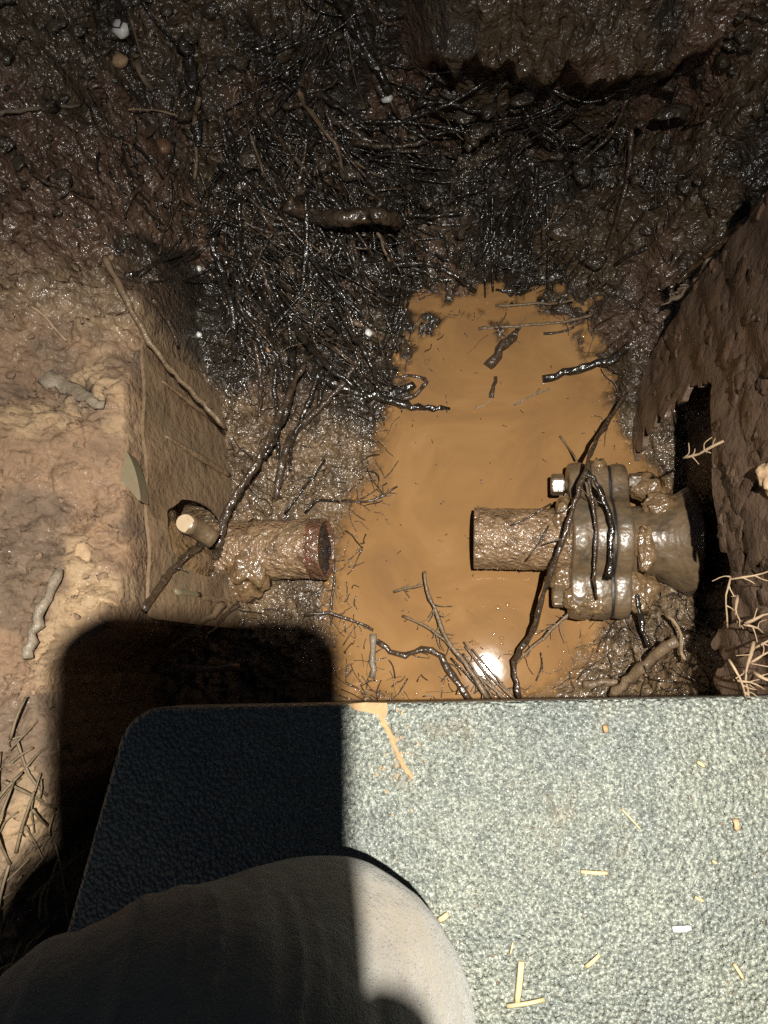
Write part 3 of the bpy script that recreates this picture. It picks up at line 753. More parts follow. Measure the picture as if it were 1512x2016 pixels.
# ------------------------------------------------------------------ the person: kneeling leg, hand holding the phone
def skin_obj(name, nodes, edges, material, parent=None, root=0, sub=2):
    me = bpy.data.meshes.new(name); me.from_pydata([n[:3] for n in nodes], edges, []); me.update()
    o = bpy.data.objects.new(name, me); col.objects.link(o); me.materials.append(material)
    md = o.modifiers.new('skin', 'SKIN'); md.use_smooth_shade = True
    for i, n in enumerate(nodes):
        r = n[3]; r = r if isinstance(r, tuple) else (r, r)
        me.skin_vertices[0].data[i].radius = r
    me.skin_vertices[0].data[root].use_root = True
    s = o.modifiers.new('sub', 'SUBSURF'); s.levels = sub; s.render_levels = sub
    # bake
    dg = bpy.context.evaluated_depsgraph_get(); ev = o.evaluated_get(dg)
    nm = bpy.data.meshes.new_from_object(ev); o.modifiers.clear(); o.data = nm; nm.name = name
    nm.polygons.foreach_set('use_smooth', [True] * len(nm.polygons))
    if not nm.materials: nm.materials.append(material)
    if parent is not None: child(o, parent)
    return o
K = at(640, 1975, .39)
person = empty('person', (K[0], K[1] - .1, PADZ)); tag(person, 'person in grey work trousers kneeling on the pad, only one knee in view', 'person')
# lofted trouser leg: thigh from hip to knee, round the kneecap, shin back along the pad
def loft(rings, seg=40):
    V = []; Fc = []
    for c, u, v, ru, rv in rings:
        for k in range(seg):
            a = 2 * math.pi * k / seg
            V.append(np.array(c) + np.array(u) * math.cos(a) * ru + np.array(v) * math.sin(a) * rv)
    for i in range(len(rings) - 1):
        for k in range(seg):
            a = i * seg + k; b = i * seg + (k + 1) % seg; Fc.append((a, b, b + seg, a + seg))
    Fc.append(tuple(range(seg))[::-1]); Fc.append(tuple((len(rings) - 1) * seg + k for k in range(seg)))
    return V, Fc
def sweep_hull(name, nodes, material, parent, voxel=.006, amp=.0015):
    bm = bmesh.new(); gold = math.pi * (3 - math.sqrt(5)); N = 260
    for px, py, z, r in nodes:
        c = at(px, py, z)
        for k in range(N):
            yy = 1 - 2 * (k + .5) / N; q = math.sqrt(1 - yy * yy)
            bm.verts.new(c + r * np.array([math.cos(gold * k) * q, yy, math.sin(gold * k) * q]))
    r = bmesh.ops.convex_hull(bm, input=bm.verts)
    bmesh.ops.delete(bm, geom=[v for v in bm.verts if not v.link_faces], context='VERTS')
    o = obj(name, bm, material)
    md = o.modifiers.new('remesh', 'REMESH'); md.mode = 'VOXEL'; md.voxel_size = voxel; md.use_smooth_shade = True
    sm_ = o.modifiers.new('smooth', 'SMOOTH'); sm_.iterations = 8; sm_.factor = .5
    ss = o.modifiers.new('sub', 'SUBSURF'); ss.levels = 1
    nm = bpy.data.meshes.new_from_object(o.evaluated_get(bpy.context.evaluated_depsgraph_get()))
    o.modifiers.clear(); o.data = nm; nm.name = name
    co = np.empty(len(nm.vertices) * 3); nm.vertices.foreach_get('co', co); co = co.reshape(-1, 3)
    no_ = np.empty(len(nm.vertices) * 3); nm.vertices.foreach_get('normal', no_); no_ = no_.reshape(-1, 3)
    # soft folds running across the thigh, away from the taut kneecap
    kc = at(*nodes[0][:3]); dd = np.linalg.norm(co - kc, axis=1)
    fold = fbm(co[:, 0] * .45 + co[:, 1] * .5, co[:, 0] * -.9 + co[:, 1] * .8 + co[:, 2] * .5, 26, 3, 141)
    co += no_ * ((1 - np.abs(fold) * 1.6) * amp * sstep(.06, .13, dd) * 2.2 + .0010 * fbm(co[:, 0], co[:, 1], 30, 2, 143))[:, None]
    nm.vertices.foreach_set('co', co.ravel()); nm.update()
    nm.polygons.foreach_set('use_smooth', [True] * len(nm.polygons))
    child(o, parent); return o
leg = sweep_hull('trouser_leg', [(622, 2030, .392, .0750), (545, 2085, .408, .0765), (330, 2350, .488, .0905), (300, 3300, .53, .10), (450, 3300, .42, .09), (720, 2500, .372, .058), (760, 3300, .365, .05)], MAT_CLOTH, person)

# phone: held square to the view, its rear lens where the picture is taken from
phone = empty('phone', tuple(c2w((0, 0, .006)))); phone.rotation_mode = 'QUATERNION'; phone.rotation_quaternion = m4.to_quaternion()
tag(phone, 'black phone held over the hole in the hand of the kneeling person', 'phone')
def rbox(x0, x1, y0, y1, z0, z1, r, bev=.001):
    bm = bmesh.new(); pts = []
    for cx, cy, a0 in ((x1 - r, y1 - r, 0), (x0 + r, y1 - r, 90), (x0 + r, y0 + r, 180), (x1 - r, y0 + r, 270)):
        for k in range(8):
            a = math.radians(a0 + 90 * k / 7); pts.append((cx + r * math.cos(a), cy + r * math.sin(a)))
    A = [bm.verts.new((*p, z0)) for p in pts]; B = [bm.verts.new((*p, z1)) for p in pts]; n = len(pts)
    for k in range(n): bm.faces.new((A[k], A[(k + 1) % n], B[(k + 1) % n], B[k]))
    bm.faces.new(A[::-1]); bm.faces.new(B); return bm
obj('case', rbox(-.0558, .0148, -.135, .0235, .002, .012, .013), MAT_PHONE, phone, False)
obj('screen', rbox(-.0538, .0128, -.133, .0215, .0121, .0126, .011), MAT_LENS, phone, False)
for lx, ly in ((0, 0), (0, .0, )[:2], (-.018, -.009)):
    pass
for lx, ly in ((-.0, .014), (-.016, .004)):
    o = obj('lens', rbox(lx - .005, lx + .005, ly - .005, ly + .005, .0004, .0019, .0049), MAT_LENS, phone, False)
# left hand: palm behind the lower half, fingers round the right edge, thumb along the left edge (camera space, metres)
def cs(x, y, z, r): p = c2w((x, y, z)); return (p[0], p[1], p[2], r)
hn = []; he = []
def chain(prev, pts):
    for p in pts:
        hn.append(cs(*p)); he.append((prev, len(hn) - 1)); prev = len(hn) - 1
    return prev
hn.append(cs(-.050, -.105, .002, (.026, .017)))
chain(0, [(-.075, -.150, .000, .026), (-.11, -.23, .01, .030), (-.16, -.36, .06, .038), (-.19, -.46, .12, .042)])
chain(0, [(-.030, -.075, -.004, (.015, .010)), (-.005, -.066, -.006, .0085), (.017, -.0635, -.003, .0085), (.0235, -.064, .008, .008), (.018, -.064, .0165, .0075)])
chain(0, [(-.026, -.092, -.007, (.014, .010)), (.000, -.085, -.008, .0088), (.022, -.0825, -.004, .0088), (.029, -.083, .008, .0082), (.021, -.083, .0175, .0075)])
chain(0, [(-.024, -.108, -.006, (.013, .010)), (.000, -.103, -.007, .0085), (.021, -.1015, -.003, .0085), (.0275, -.102, .008, .008), (.020, -.102, .0172, .0072)])
chain(0, [(-.026, -.122, -.003, (.012, .009)), (-.004, -.119, -.004, .0078), (.015, -.118, .0, .0075), (.0205, -.118, .009, .007), (.014, -.118, .0165, .0065)])
chain(0, [(-.062, -.090, .002, .015), (-.066, -.066, .008, .0115), (-.060, -.047, .0145, .0095), (-.050, -.034, .018, .0085)])
hand = skin_obj('hand', hn, he, MAT_SKIN, person, 0, 2)

# ------------------------------------------------------------------ roots
def root(pts, r0, r1, material, label, group=None, n=None, name='root', lift=None, wob=.14, flat=1.0, twigs=(), cat='root', mid=None):
    """pts: photo pixel + height above the water (None = lying on the ground)"""
    P = []
    for q in pts:
        if len(q) == 3 and q[2] is not None: P.append(at(*q))
        else: P.append(ground(q[0], q[1], (lift if lift is not None else r0 * .5)))
    P = np.array(P); L = np.sum(np.linalg.norm(np.diff(P, axis=0), axis=1))
    n = n or int(np.clip(L / .006, 6, 44))
    path = spline(P, n)
    path[1:-1] += rng.normal(0, min(.0012, r0 * .25), (n - 2, 3))
    V = []; Fc = []; add_tube(V, Fc, path, r0, r1, 8 if r0 > .0025 else 6, wob, flat, mid)
    o = centre_mesh(obj(name, mesh_from(name, V, Fc), material)); tag(o, label, cat, group)
    for (t, ang, ln, rr) in twigs:
        i = int(t * (n - 1)); p = path[i]; d = path[min(i + 1, n - 1)] - path[max(i - 1, 0)]; d /= np.linalg.norm(d) + 1e-9
        ca, sa = math.cos(ang), math.sin(ang); dd = np.array([d[0] * ca - d[1] * sa, d[0] * sa + d[1] * ca, d[2] * .3])
        q = [p, p + dd * ln * .5 + rng.normal(0, ln * .07, 3) * (1, 1, .4), p + dd * ln + rng.normal(0, ln * .12, 3) * (1, 1, .4)]
        V = []; Fc = []; add_tube(V, Fc, spline(q, 7), rr, rr * .45, 5, .15)
        c = centre_mesh(obj('rootlet', mesh_from('rootlet', V, Fc), material)); child(c, o)
    return o
def ends_(o):
    return o.matrix_basis @ o.data.vertices[0].co, o.matrix_basis @ o.data.vertices[-1].co
def tw(k, ln, rr=.0007): return [(random.uniform(.15, .98), random.choice((-1, 1)) * random.uniform(.4, 1.2), ln * random.uniform(.5, 1.3), rr) for _ in range(k)]

BK, DK, BR, PA, GR = MAT_BLACKROOT, MAT_DARKROOT, MAT_BROWNROOT, MAT_PALEROOT, MAT_GREYROOT
# left wall and clay
root([(205, 505, .222), (250, 590, .215), (300, 680, .20), (350, 742, .175), (400, 795, .15), (438, 838, .135)], .0030, .0022, BR, 'thin brown root standing off the left wall, its tip hanging free', twigs=tw(3, .012))
root([(x, y, wz(x, y, .006)) for x, y in ((300, 590), (335, 640), (350, 680))], .0022, .0015, DK, 'short dark root hanging over the top of the left wall')
root([(600, 715, .055), (560, 795, .070), (520, 885, .082), (478, 955, .088), (445, 1010, .090), (432, 1070, .085), (425, 1095, .070)], .0030, .0046, DK, 'longest leaning root, black above and tan below, crossing the pipe hole', twigs=tw(3, .02))
root([(578, 690, .05), (570, 780, .060), (545, 850, .065), (520, 900, .07)], .004, .003, BK, 'black root lying alongside the longest leaning root')
root([(712, 668), (700, 725), (672, 765), (628, 812), (585, 852), (562, 905), (548, 985)], .0030, .0045, DK, 'forked dark root curving down from a white pebble to the mud', twigs=tw(4, .025, .001), lift=.007)
root([(640, 735), (610, 800), (580, 880), (575, 930)], .0035, .002, BK, 'black root between the two leaning roots', lift=.008)
root([(130, 1126, None), (104, 1190, None), (82, 1240, None), (72, 1297, None)], .0036, .0040, GR, 'grey curved root lying on the bright clay with a black shadow beside it', lift=.008, twigs=tw(2, .008))
root([(62, 605), (92, 625), (118, 655), (135, 675)], .0016, .0010, PA, 'thin pale bent twig on the clay at the left edge', lift=.003)
root([(x, y, wz(x, y)) for x, y in ((283, 1200), (312, 1158), (335, 1128), (350, 1112), (372, 1092), (402, 1066))], .0030, .0034, DK, 'gnarled dark root hanging across the left wall below the pipe hole', twigs=tw(5, .02, .0011))
q0 = on_lwall(402, 1040, .014)[2]; q1 = on_lwall(390, 1085, .012)[2]
root([(402, 1040, q0), (398, 1062, (q0 + q1) / 2), (390, 1085, q1)], .0024, .0020, BK, 'short black stub of root hanging from the cut root end')
root([(440, 1190, .09), (400, 1225, .11), (360, 1255, .12), (330, 1280, .13)], .0040, .0028, BR, 'brown root running into the shadow under the short pipe stub', twigs=tw(3, .02, .001))
root([(470, 1190, .06), (440, 1215, .075), (400, 1260, .10)], .0026, .0018, DK, 'dark root half in shadow below the short pipe stub')
root([(300, 1318, .13), (380, 1318, .125), (470, 1314, .11)], .0036, .0030, BR, 'straight brown stick lying in the dark phone shadow')
root([(70, 352), (110, 372), (150, 390), (196, 405)], .0022, .0016, DK, 'straight dark stick on the upper left clay', lift=.004)
root([(8, 252), (60, 240), (120, 232), (172, 228)], .0022, .0014, GR, 'pale grey straight stalk at the upper left edge', lift=.006)
root([(262, 232), (320, 238), (360, 243), (405, 248)], .0009, .0008, PA, 'thin pale straw stalk lying level on the dark bank', lift=.010, cat='stalk', name='stalk')
root([(476, 190), (474, 222), (472, 255)], .0009, .0007, PA, 'tiny upright pale stalk high on the dark bank', lift=.012, cat='stalk', name='stalk')
root([(272, 125), (285, 152), (308, 190)], .0048, .0030, MAT_STRAWDIRTY, 'tan splinter of wood near the top left of the bank', lift=.008, flat=.5, name='wood_splinter', cat='splinter')
root([(92, 742), (130, 760), (170, 785), (215, 805)], .0085, .0040, GR, 'flat grey bark chip pressed in the clay on the left', lift=.002, flat=.35, name='bark_chip', cat='bark')
# cut root with pale end
p = on_lwall(366, 1030, .026)
cr = empty('cut_root', tuple(p)); tag(cr, 'sawn off root stub with a round pale end by the pipe hole', 'root')
dirv = (Vector(LAMP) - Vector(p)).normalized(); dirv = (dirv + Vector((-.15, -.1, 0))).normalized()
V = []; Fc = []; pp = np.array(p); dv = np.array(dirv)
side = np.array([.016, -.010, -.030])
add_tube(V, Fc, spline([pp + side, pp + side * .4 - dv * .008, pp], 8), .0085, .0088, 16, .06)
child(obj('bark', mesh_from('bark', V, Fc), MAT_IRON), cr)
bm = bmesh.new(); bmesh.ops.create_circle(bm, cap_ends=True, segments=24, radius=.0079)
f = list(bm.faces); r_ = bmesh.ops.extrude_face_region(bm, geom=f)
for v in [v for v in r_['geom'] if isinstance(v, bmesh.types.BMVert)]: v.co.z += .002
bmesh.ops.recalc_face_normals(bm, faces=bm.faces)
dsk = obj('cut_face', bm, MAT_WOODEND, None, False); dsk.rotation_mode = 'QUATERNION'; dsk.rotation_quaternion = dirv.to_track_quat('Z', 'Y'); dsk.location = Vector(p) + dirv * .0006; child(dsk, cr)
# water
root([(615, 738, .03), (680, 765, .022), (760, 788, .010), (830, 802, .002), (885, 806, -.003)], .0065, .003, BK, 'thick black root sliding into the water from the left', twigs=tw(4, .02, .001))
root([(700, 790, .006), (750, 780, .004), (790, 768, .002), (815, 757, .0)], .0055, .0045, BK, 'short black stick afloat at the left shore')
root([(790, 790, .002), (825, 772, .002), (838, 750, .001), (815, 738, .001), (775, 742, .0)], .0030, .0015, DK, 'hooked dark root looping on the water surface')
root([(960, 722, .001), (985, 688, .002), (1008, 665, .001), (1030, 640, -.004)], .0055, .0035, DK, 'fat floating piece of bark in the far pool', mid=.0058)
root([(968, 783, .001), (972, 762, .0015), (976, 742, .0)], .0028, .002, DK, 'small floating stick below the fat floating bark')
root([(935, 806, .0005), (955, 797, .001), (968, 788, .0012)], .0010, .0008, PA, 'thin pale stalk afloat in the middle of the pool')
root([(942, 648, -.0005), (1000, 643, .0), (1060, 638, .0002), (1110, 634, .001), (1165, 620, .012)], .0020, .0018, BR, 'long submerged brown root in the far pool', twigs=tw(2, .03, .0009))
root([(1070, 657, .0005), (1105, 655, .0008), (1130, 643, .004)], .0018, .0014, DK, 'dark rootlet reaching in from the right shore')
root([(1068, 747, .0015), (1120, 732, .004), (1170, 716, .009), (1215, 700, .018), (1240, 680, .03)], .0042, .0050, BK, 'straight black root pointing into the pool from the right shore', twigs=tw(3, .02, .001))
root([(1012, 798, .0005), (1048, 778, .001), (1082, 765, .001)], .0012, .0009, GR, 'faint grey stalk drifting under the straight black root')
root([(975, 602, .001), (1010, 602, .002), (1050, 598, .003), (1090, 597, .006), (1130, 590, .02)], .0016, .0013, BR, 'thin root along the far shore of the pool')
root([(1102, 858, .002), (1118, 880, .004), (1135, 905, .018)], .0012, .0012, BR, 'thin stalk standing in the water above the bolt head')
# right root over the flange
root([(1235, 775, .045), (1195, 832, .060), (1168, 880, .085), (1152, 930, .105), (1125, 1012, .105), (1098, 1090, .098), (1072, 1165, .070), (1048, 1245, .045), (1012, 1305, .022), (1022, 1375, .02)], .0020, .0030, DK, 'long grey root hanging over the bolted flange down to the near water', twigs=tw(4, .02, .0008))
root([(1155, 925, .105), (1180, 962, .105), (1200, 1010, .102), (1206, 1070, .098), (1198, 1140, .088)], .0024, .0030, BK, 'flat black root draped over the flange', flat=.5)
root([(1158, 940, .105), (1168, 1000, .100), (1172, 1060, .098), (1170, 1130, .09), (1175, 1180, .075)], .0014, .0012, DK, 'thin dark root following the flange rim')
root([(1125, 1205, .03), (1090, 1235, .025), (1055, 1268, .018), (1015, 1306, .012)], .0018, .0016, BR, 'thin brown root with twiggy branches below the flange', twigs=tw(9, .016, .0006))
root([(1005, 1035, .075), (1040, 1018, .075), (1085, 992, .07)], .0012, .0010, DK, 'thin dark rootlet stuck on top of the flanged pipe')
root([(1035, 1105, .072), (1062, 1070, .076), (1080, 1035, .076)], .0009, .0008, DK, 'fine rootlet across the front of the flanged pipe')
# near water
root([(835, 1125, .020), (842, 1165, .020), (858, 1205, .019), (882, 1262, .018), (920, 1310, .018), (962, 1375, .018)], .0016, .0028, BR, 'upright branching root standing over the near water', twigs=tw(14, .020, .0007))
root([(775, 1165, .012), (800, 1158, .014), (832, 1152, .018)], .0014, .0012, BR, 'side twig with a forked tip over the near water', twigs=tw(6, .010, .0006))
root([(792, 1212, .008), (830, 1228, .012), (866, 1252, .016), (895, 1282, .018)], .0014, .0018, BR, 'slanting twig left of the upright branching root', twigs=tw(8, .014, .0006))
root([(735, 1248, .006), (735, 1290, .006), (732, 1335, .004)], .0036, .0030, GR, 'short upright grey stick in the near water', twigs=tw(2, .012, .0007))
root([(742, 1262, .004), (770, 1282, .004), (800, 1288, .006), (835, 1277, .009), (865, 1290, .010), (892, 1330, .012), (925, 1380, .014)], .0028, .0036, DK, 'wavy dark root running along the near water to the pad', twigs=tw(6, .016, .0008))
root([(598, 1212, .012), (640, 1206, .010), (680, 1216, .006), (715, 1230, .003), (735, 1240, .002)], .0022, .0014, DK, 'wavy thin root reaching out from under the pipe stub', twigs=tw(5, .014, .0007))
root([(658, 1100, .003), (657, 1150, .003), (650, 1200, .002), (652, 1230, .001)], .0016, .0012, DK, 'thin root hanging below the open pipe mouth', twigs=tw(6, .008, .0006))
bun = []
for k in range(7):
    a = (random.uniform(885, 935), random.uniform(1262, 1300)); b = (a[0] + random.uniform(55, 130), 1380)
    ro = root([(a[0], a[1], .014), ((a[0] + b[0]) / 2 + random.uniform(-8, 8), (a[1] + b[1]) / 2, .013), (b[0], b[1], .012)], .0009, .0013, random.choice((BR, DK)), 'fine root in the bundle by the bright glint at the pad edge', 'fine roots bundled at the pad edge', twigs=tw(2, .012, .0005))
    bun.append((ro, *ends_(ro), .001, ''))
BUN = bun
root([(672, 985, .002), (720, 988, .003), (755, 975, .003), (782, 958, .002)], .0018, .0012, DK, 'twiggy dark root afloat beside the pipe mouth', twigs=tw(8, .012, .0006))
root([(600, 1010, .02), (625, 985, .018), (650, 985, .010), (668, 988, .004)], .0016, .0014, BK, 'black rootlet on the mud above the pipe mouth')
root([(560, 1012, .018), (580, 985, .022), (615, 940, .020), (640, 905, .012)], .0016, .0012, BK, 'thin black rootlet on the mud above the pipe stub')
# right shore and right wall
root([(1512, 395, .235), (1440, 462, .19), (1395, 500, .16), (1340, 548, .12), (1318, 572, .10)], .0042, .0030, DK, 'dark root running along the foot of the right wall', twigs=tw(8, .03, .001))
root([(1395, 505, .155), (1378, 545, .13), (1345, 582, .11), (1318, 592, .095)], .0032, .0024, GR, 'grey hooked root curling round the far end of the right wall', twigs=tw(4, .02, .001))
root([(1345, 902, .232), (1372, 896, .238), (1392, 884, .243), (1425, 868, .25)], .0010, .0010, PA, 'pale twiggy rootlet crossing the black gap in the right wall', twigs=tw(6, .010, .0006))
root([(1205, 1372, .03), (1250, 1330, .045), (1290, 1290, .06), (1335, 1262, .075)], .0048, .0055, BR, 'thick brown root rising from the near right shore', twigs=tw(4, .02, .001))
root([(1148, 1348, .01), (1180, 1345, .013), (1215, 1338, .018)], .0044, .0036, BR, 'stubby brown root end on the near right shore')
root([(1235, 1140, .05), (1255, 1180, .055), (1265, 1235, .05), (1280, 1275, .05)], .0026, .0022, BK, 'black root on the mud below the flared end', twigs=tw(4, .014, .0008))
root([(1312, 1210, .06), (1338, 1240, .07), (1342, 1285, .08), (1350, 1300, .085)], .0016, .0014, PA, 'pale rootlet on the mud right of the flange')
pal = []
for k in range(12):
    px = random.uniform(1435, 1520); py = random.uniform(1130, 1350)
    z = random.uniform(.27, .32)
    a = random.uniform(-.6, 1.9); ln = random.uniform(50, 130)
    q = [(px, py, z), (px + math.cos(a) * ln * .5 + random.uniform(-12, 12), py + math.sin(a) * ln * .5, z + .004), (px + math.cos(a) * ln, py + math.sin(a) * ln + random.uniform(-15, 15), z - .006)]
    ro = root(q, random.uniform(.0006, .0012), .0005, PA, 'pale rootlet in the bright tangle at the end of the right wall', 'pale rootlets at the end of the right wall', twigs=tw(3, .010, .0005))
    pal.append((ro, *ends_(ro), .001, ''))
# arch root over the small hollow
root([(570, 418), (620, 436), (665, 432, .105), (720, 424, .105), (765, 428, .095), (790, 450)], .009, .0075, DK, 'thick muddy root arching over a black hollow in the middle of the bank', lift=.010, wob=.1)
root([(660, 0), (690, 60), (740, 150), (770, 200)], .006, .004, BK, 'black root running down from the top middle of the bank', lift=.008)
root([(372, 95), (385, 160), (392, 250), (398, 300)], .009, .004, BK, 'broad black strip of bark high on the bank', lift=.008, flat=.5)
root([(455, 270), (480, 340), (520, 390), (560, 412)], .0042, .003, BK, 'shiny black root leading to the arching root', lift=.010)
root([(425, 480), (442, 540), (462, 600), (468, 660), (470, 720)], .0048, .0030, BK, 'shiny black root hanging down beside the left wall', lift=.014, twigs=tw(4, .03, .001))
root([(462, 610), (490, 650), (520, 690), (535, 740)], .0036, .0022, BK, 'forking branch of the shiny black root beside the left wall', lift=.012)

def px_of(p):
    c = M.T @ (np.array(p) - CAM); return 756 + F * c[0] / -c[2], 1008 - F * c[1] / -c[2]
BANK_ZONES = [(0, 400, -400, 200, 'near the white pebble at the top left'), (0, 420, 200, 420, 'on the brown clay left of the bank'), (0, 420, 420, 900, 'at the head of the left wall'),
    (400, 640, -400, 200, 'beside the broad black bark strip'), (640, 860, -400, 200, 'beside the root from the top middle'), (400, 620, 200, 420, 'left of the arching root'),
    (620, 860, 200, 420, 'above the arching root'), (400, 620, 420, 560, 'below and left of the arching root'), (620, 860, 420, 560, 'below the arching root'),
    (400, 620, 560, 1200, 'above the longest leaning root'), (620, 860, 560, 1200, 'at the left shore of the pool'), (860, 1130, -400, 160, 'beside the black hollow'),
    (1130, 1700, -400, 160, 'under the right end of the ledge'), (860, 1100, 160, 360, 'below the black hollow'), (1100, 1700, 160, 360, 'on the right of the bank'),
    (860, 1100, 360, 900, 'above the far shore of the pool'), (1100, 1700, 360, 900, 'by the far end of the right wall')]
ORD = ['', 'second ', 'third ', 'fourth ', 'fifth ', 'sixth ', 'seventh ', 'eighth ', 'ninth ', 'tenth ', 'eleventh ', 'twelfth ', 'thirteenth ', 'fourteenth ', 'fifteenth ', 'sixteenth ']
def describe(items, noun, zones, word='highest', axis=1, plain=False):
    """items: (object, first point, last point, radius, colour word); writes a label that singles each out"""
    pools = {}
    for o, a, b, r, cw in items:
        (ax, ay), (bx, by) = px_of(a), px_of(b); mx_, my_ = (ax + bx) / 2, (ay + by) / 2
        if by < ay: ax, ay, bx, by = bx, by, ax, ay
        ang = math.degrees(math.atan2(by - ay, bx - ax))
        dr = 'level' if ang < 25 or ang > 155 else 'leaning right' if ang < 70 else 'upright' if ang < 110 else 'leaning left'
        sz = 'thick' if r > .0020 else 'thin' if r > .0012 else 'fine'
        z = next((q[4] for q in zones if q[0] <= mx_ < q[1] and q[2] <= my_ < q[3]), zones[-1][4])
        key = f'{noun} {z}' if plain else f'{sz} {cw} {noun} {dr} {z}'
        pools.setdefault(key, []).append(((mx_, my_)[axis], o))
    for key, lst in pools.items():
        lst.sort(key=lambda q: q[0])
        for k, (_, o) in enumerate(lst):
            o['label'] = key if len(lst) == 1 else f'{ORD[min(k, 15)]}{word} {key}'
def ends(o):
    co = [o.matrix_basis @ v.co for v in (o.data.vertices[0], o.data.vertices[-1])]; return co[0], co[1]
# many thin roots matted into the bank: one object each
def in_bank():
    while True:
        px = random.uniform(180, 1420); py = random.uniform(-10, 760)
        if py > 560 and px > 800: continue
        if py > 560 and px < 400: continue
        if px < 400 and py > 520: continue
        w = 1.0 if 330 < px < 830 and py > 180 else .36
        if random.random() < w: return px, py
GL = {
 'mid': ('wet black root matted into the middle of the bank', 'black roots matted in the middle of the bank'),
 'hi': ('thin dark root matted into the upper bank', 'dark roots matted in the upper bank'),
 'right': ('thin dark root on the right half of the bank', 'dark roots on the right of the bank')}
bank_items = []
for k in range(290):
    px, py = in_bank()
    big = k >= 235
    if big: px, py = random.uniform(390, 800), random.uniform(150, 690)
    base = math.radians(60 + 25 * math.sin(px * .006) + (0 if px < 850 else 55))
    a = random.gauss(base, .30); ln = random.uniform(50, 190) * (1 if px < 850 else .7) * (1.6 if big else 1)
    n = random.randint(3, 5); q = []; x, y = px, py
    for i in range(n):
        q.append((x, y)); a += random.gauss(0, .22); x += math.cos(a) * ln / n; y += math.sin(a) * ln / n
    if any(p[1] > 580 and p[0] > 800 for p in q) or any(p[0] < 440 and p[1] > 620 for p in q): continue
    key = 'right' if px > 850 else ('hi' if py < 240 else 'mid')
    r = random.uniform(.0018, .0046) if big else abs(random.gauss(.0009, .0007)) + .0006
    mt = random.choices((BK, DK, BR), (.66, .27, .07))[0]
    ro = root(q, r, r * .6, mt, *GL[key], lift=random.uniform(.002, .011))
    bank_items.append((ro, *ends(ro), r, {BK: 'black', DK: 'dark brown', BR: 'brown'}[mt]))
describe(bank_items, 'root', BANK_ZONES)
describe(BUN, 'fine root', [(-9999, 9999, -9999, 9999, 'bundled by the bright glint at the pad edge')], 'from left', 0, True)
describe(pal, 'pale rootlet', [(-9999, 9999, -9999, 9999, 'in the tangle at the end of the right wall')], 'highest', 1, True)
for o, *_ in BUN: o['label'] = o['label'].replace('from left fine root', 'fine root from the left').replace('second fine', 'second fine') if not o['label'].startswith('from') else o['label'].replace('from left fine', 'leftmost fine')
# countless fine fibres
def fibres(name, n, sampler, rmin, rmax, lnr, lift, material, label):
    V = []; Fc = []
    for k in range(n):
        px, py = sampler(); a = random.uniform(0, 2 * math.pi); ln = random.uniform(*lnr)
        p = ground(px, py, random.uniform(*lift)); q = p.copy()
        d = np.array([math.cos(a), math.sin(a), random.uniform(-.3, .3)])
        pth = [p]
        for i in range(3):
            d = d + rng.normal(0, .4, 3) * (1, 1, .5); d /= np.linalg.norm(d); p = p + d * ln / 3
            p = np.array([p[0], p[1], max(p[2], height(p[0], p[1]) + .0008, .0)]); pth.append(p)
        r = random.uniform(rmin, rmax); add_tube(V, Fc, spline(pth, 6), r, r * .6, 4, .1)
    o = obj(name, mesh_from(name, V, Fc), material); tag(o, label, 'roots', None, 'stuff'); return o
def strands(name, bundles, per, material, label):
    V = []; Fc = []
    for b in range(bundles):
        if b % 5 == 4: px, py = random.uniform(880, 1330), random.uniform(180, 520)
        else: px, py = random.gauss(560, 130), random.gauss(400, 150)
        a0 = random.choice((random.gauss(1.0, .22), random.gauss(1.0, .22), random.gauss(1.75, .2), random.gauss(.35, .3))) + (.7 if px > 860 else 0)
        ln = random.uniform(150, 380); cur = random.gauss(0, .5)
        for q in range(random.randint(per // 2, per)):
            x = px + random.gauss(0, 16); y = py + random.gauss(0, 26); a = a0 + random.gauss(0, .13); L = ln * random.uniform(.4, 1.1); pts = []
            lift = random.uniform(.002, .010)
            for k in range(5):
                if k and (y > 590 and x > 800 or y > 770 or (x < 470 and y > 560) or x < 190): break
                pts.append(ground(x, y, lift * (.6 + .4 * math.sin(k * 2 + q)))); a += cur * .3 + random.gauss(0, .17); x += math.cos(a) * L / 4; y += math.sin(a) * L / 4
            if len(pts) < 3: continue
            pts = np.array(pts)
            if np.max(np.linalg.norm(np.diff(pts, axis=0), axis=1)) > .09: continue
            r = abs(random.gauss(.0006, .0011)) + .0004; add_tube(V, Fc, spline(pts, 13), r, r * .55, 5, .15)
    o = obj(name, mesh_from(name, V, Fc), material); tag(o, label, 'roots', None, 'stuff')
strands('fine_roots', 40, 14, BK, 'bundles of fine wet black roots sweeping down the bank')
strands('fine_roots', 16, 10, DK, 'bundles of fine dark brown roots sweeping down the bank')
fibres('fine_roots', 180, in_bank, .0003, .0008, (.012, .05), (.001, .007), BK, 'mat of fine wet black root hairs over the bank')
def clods(name, n, sampler, rr, material, label):
    from mathutils import noise
    bm = bmesh.new()
    for k in range(n):
        px, py = sampler(); r = random.uniform(*rr) * random.choice((.6, .8, 1, 1.5)); p = ground(px, py, r * .1)
        new = bmesh.ops.create_icosphere(bm, subdivisions=2, radius=1)['verts']; off = Vector((k * 1.7, k * .3, k))
        sc = Vector((r * random.uniform(.7, 1.4), r * random.uniform(.7, 1.3), r * random.uniform(.35, .65)))
        for v in new:
            kk = 1 + .62 * noise.fractal(v.co * 1.5 + off, .7, 2.1, 3); v.co = Vector((v.co.x * sc.x, v.co.y * sc.y, v.co.z * sc.z)) * kk + Vector(p)
    tag(obj(name, bm, material), label, 'clods', None, 'stuff')
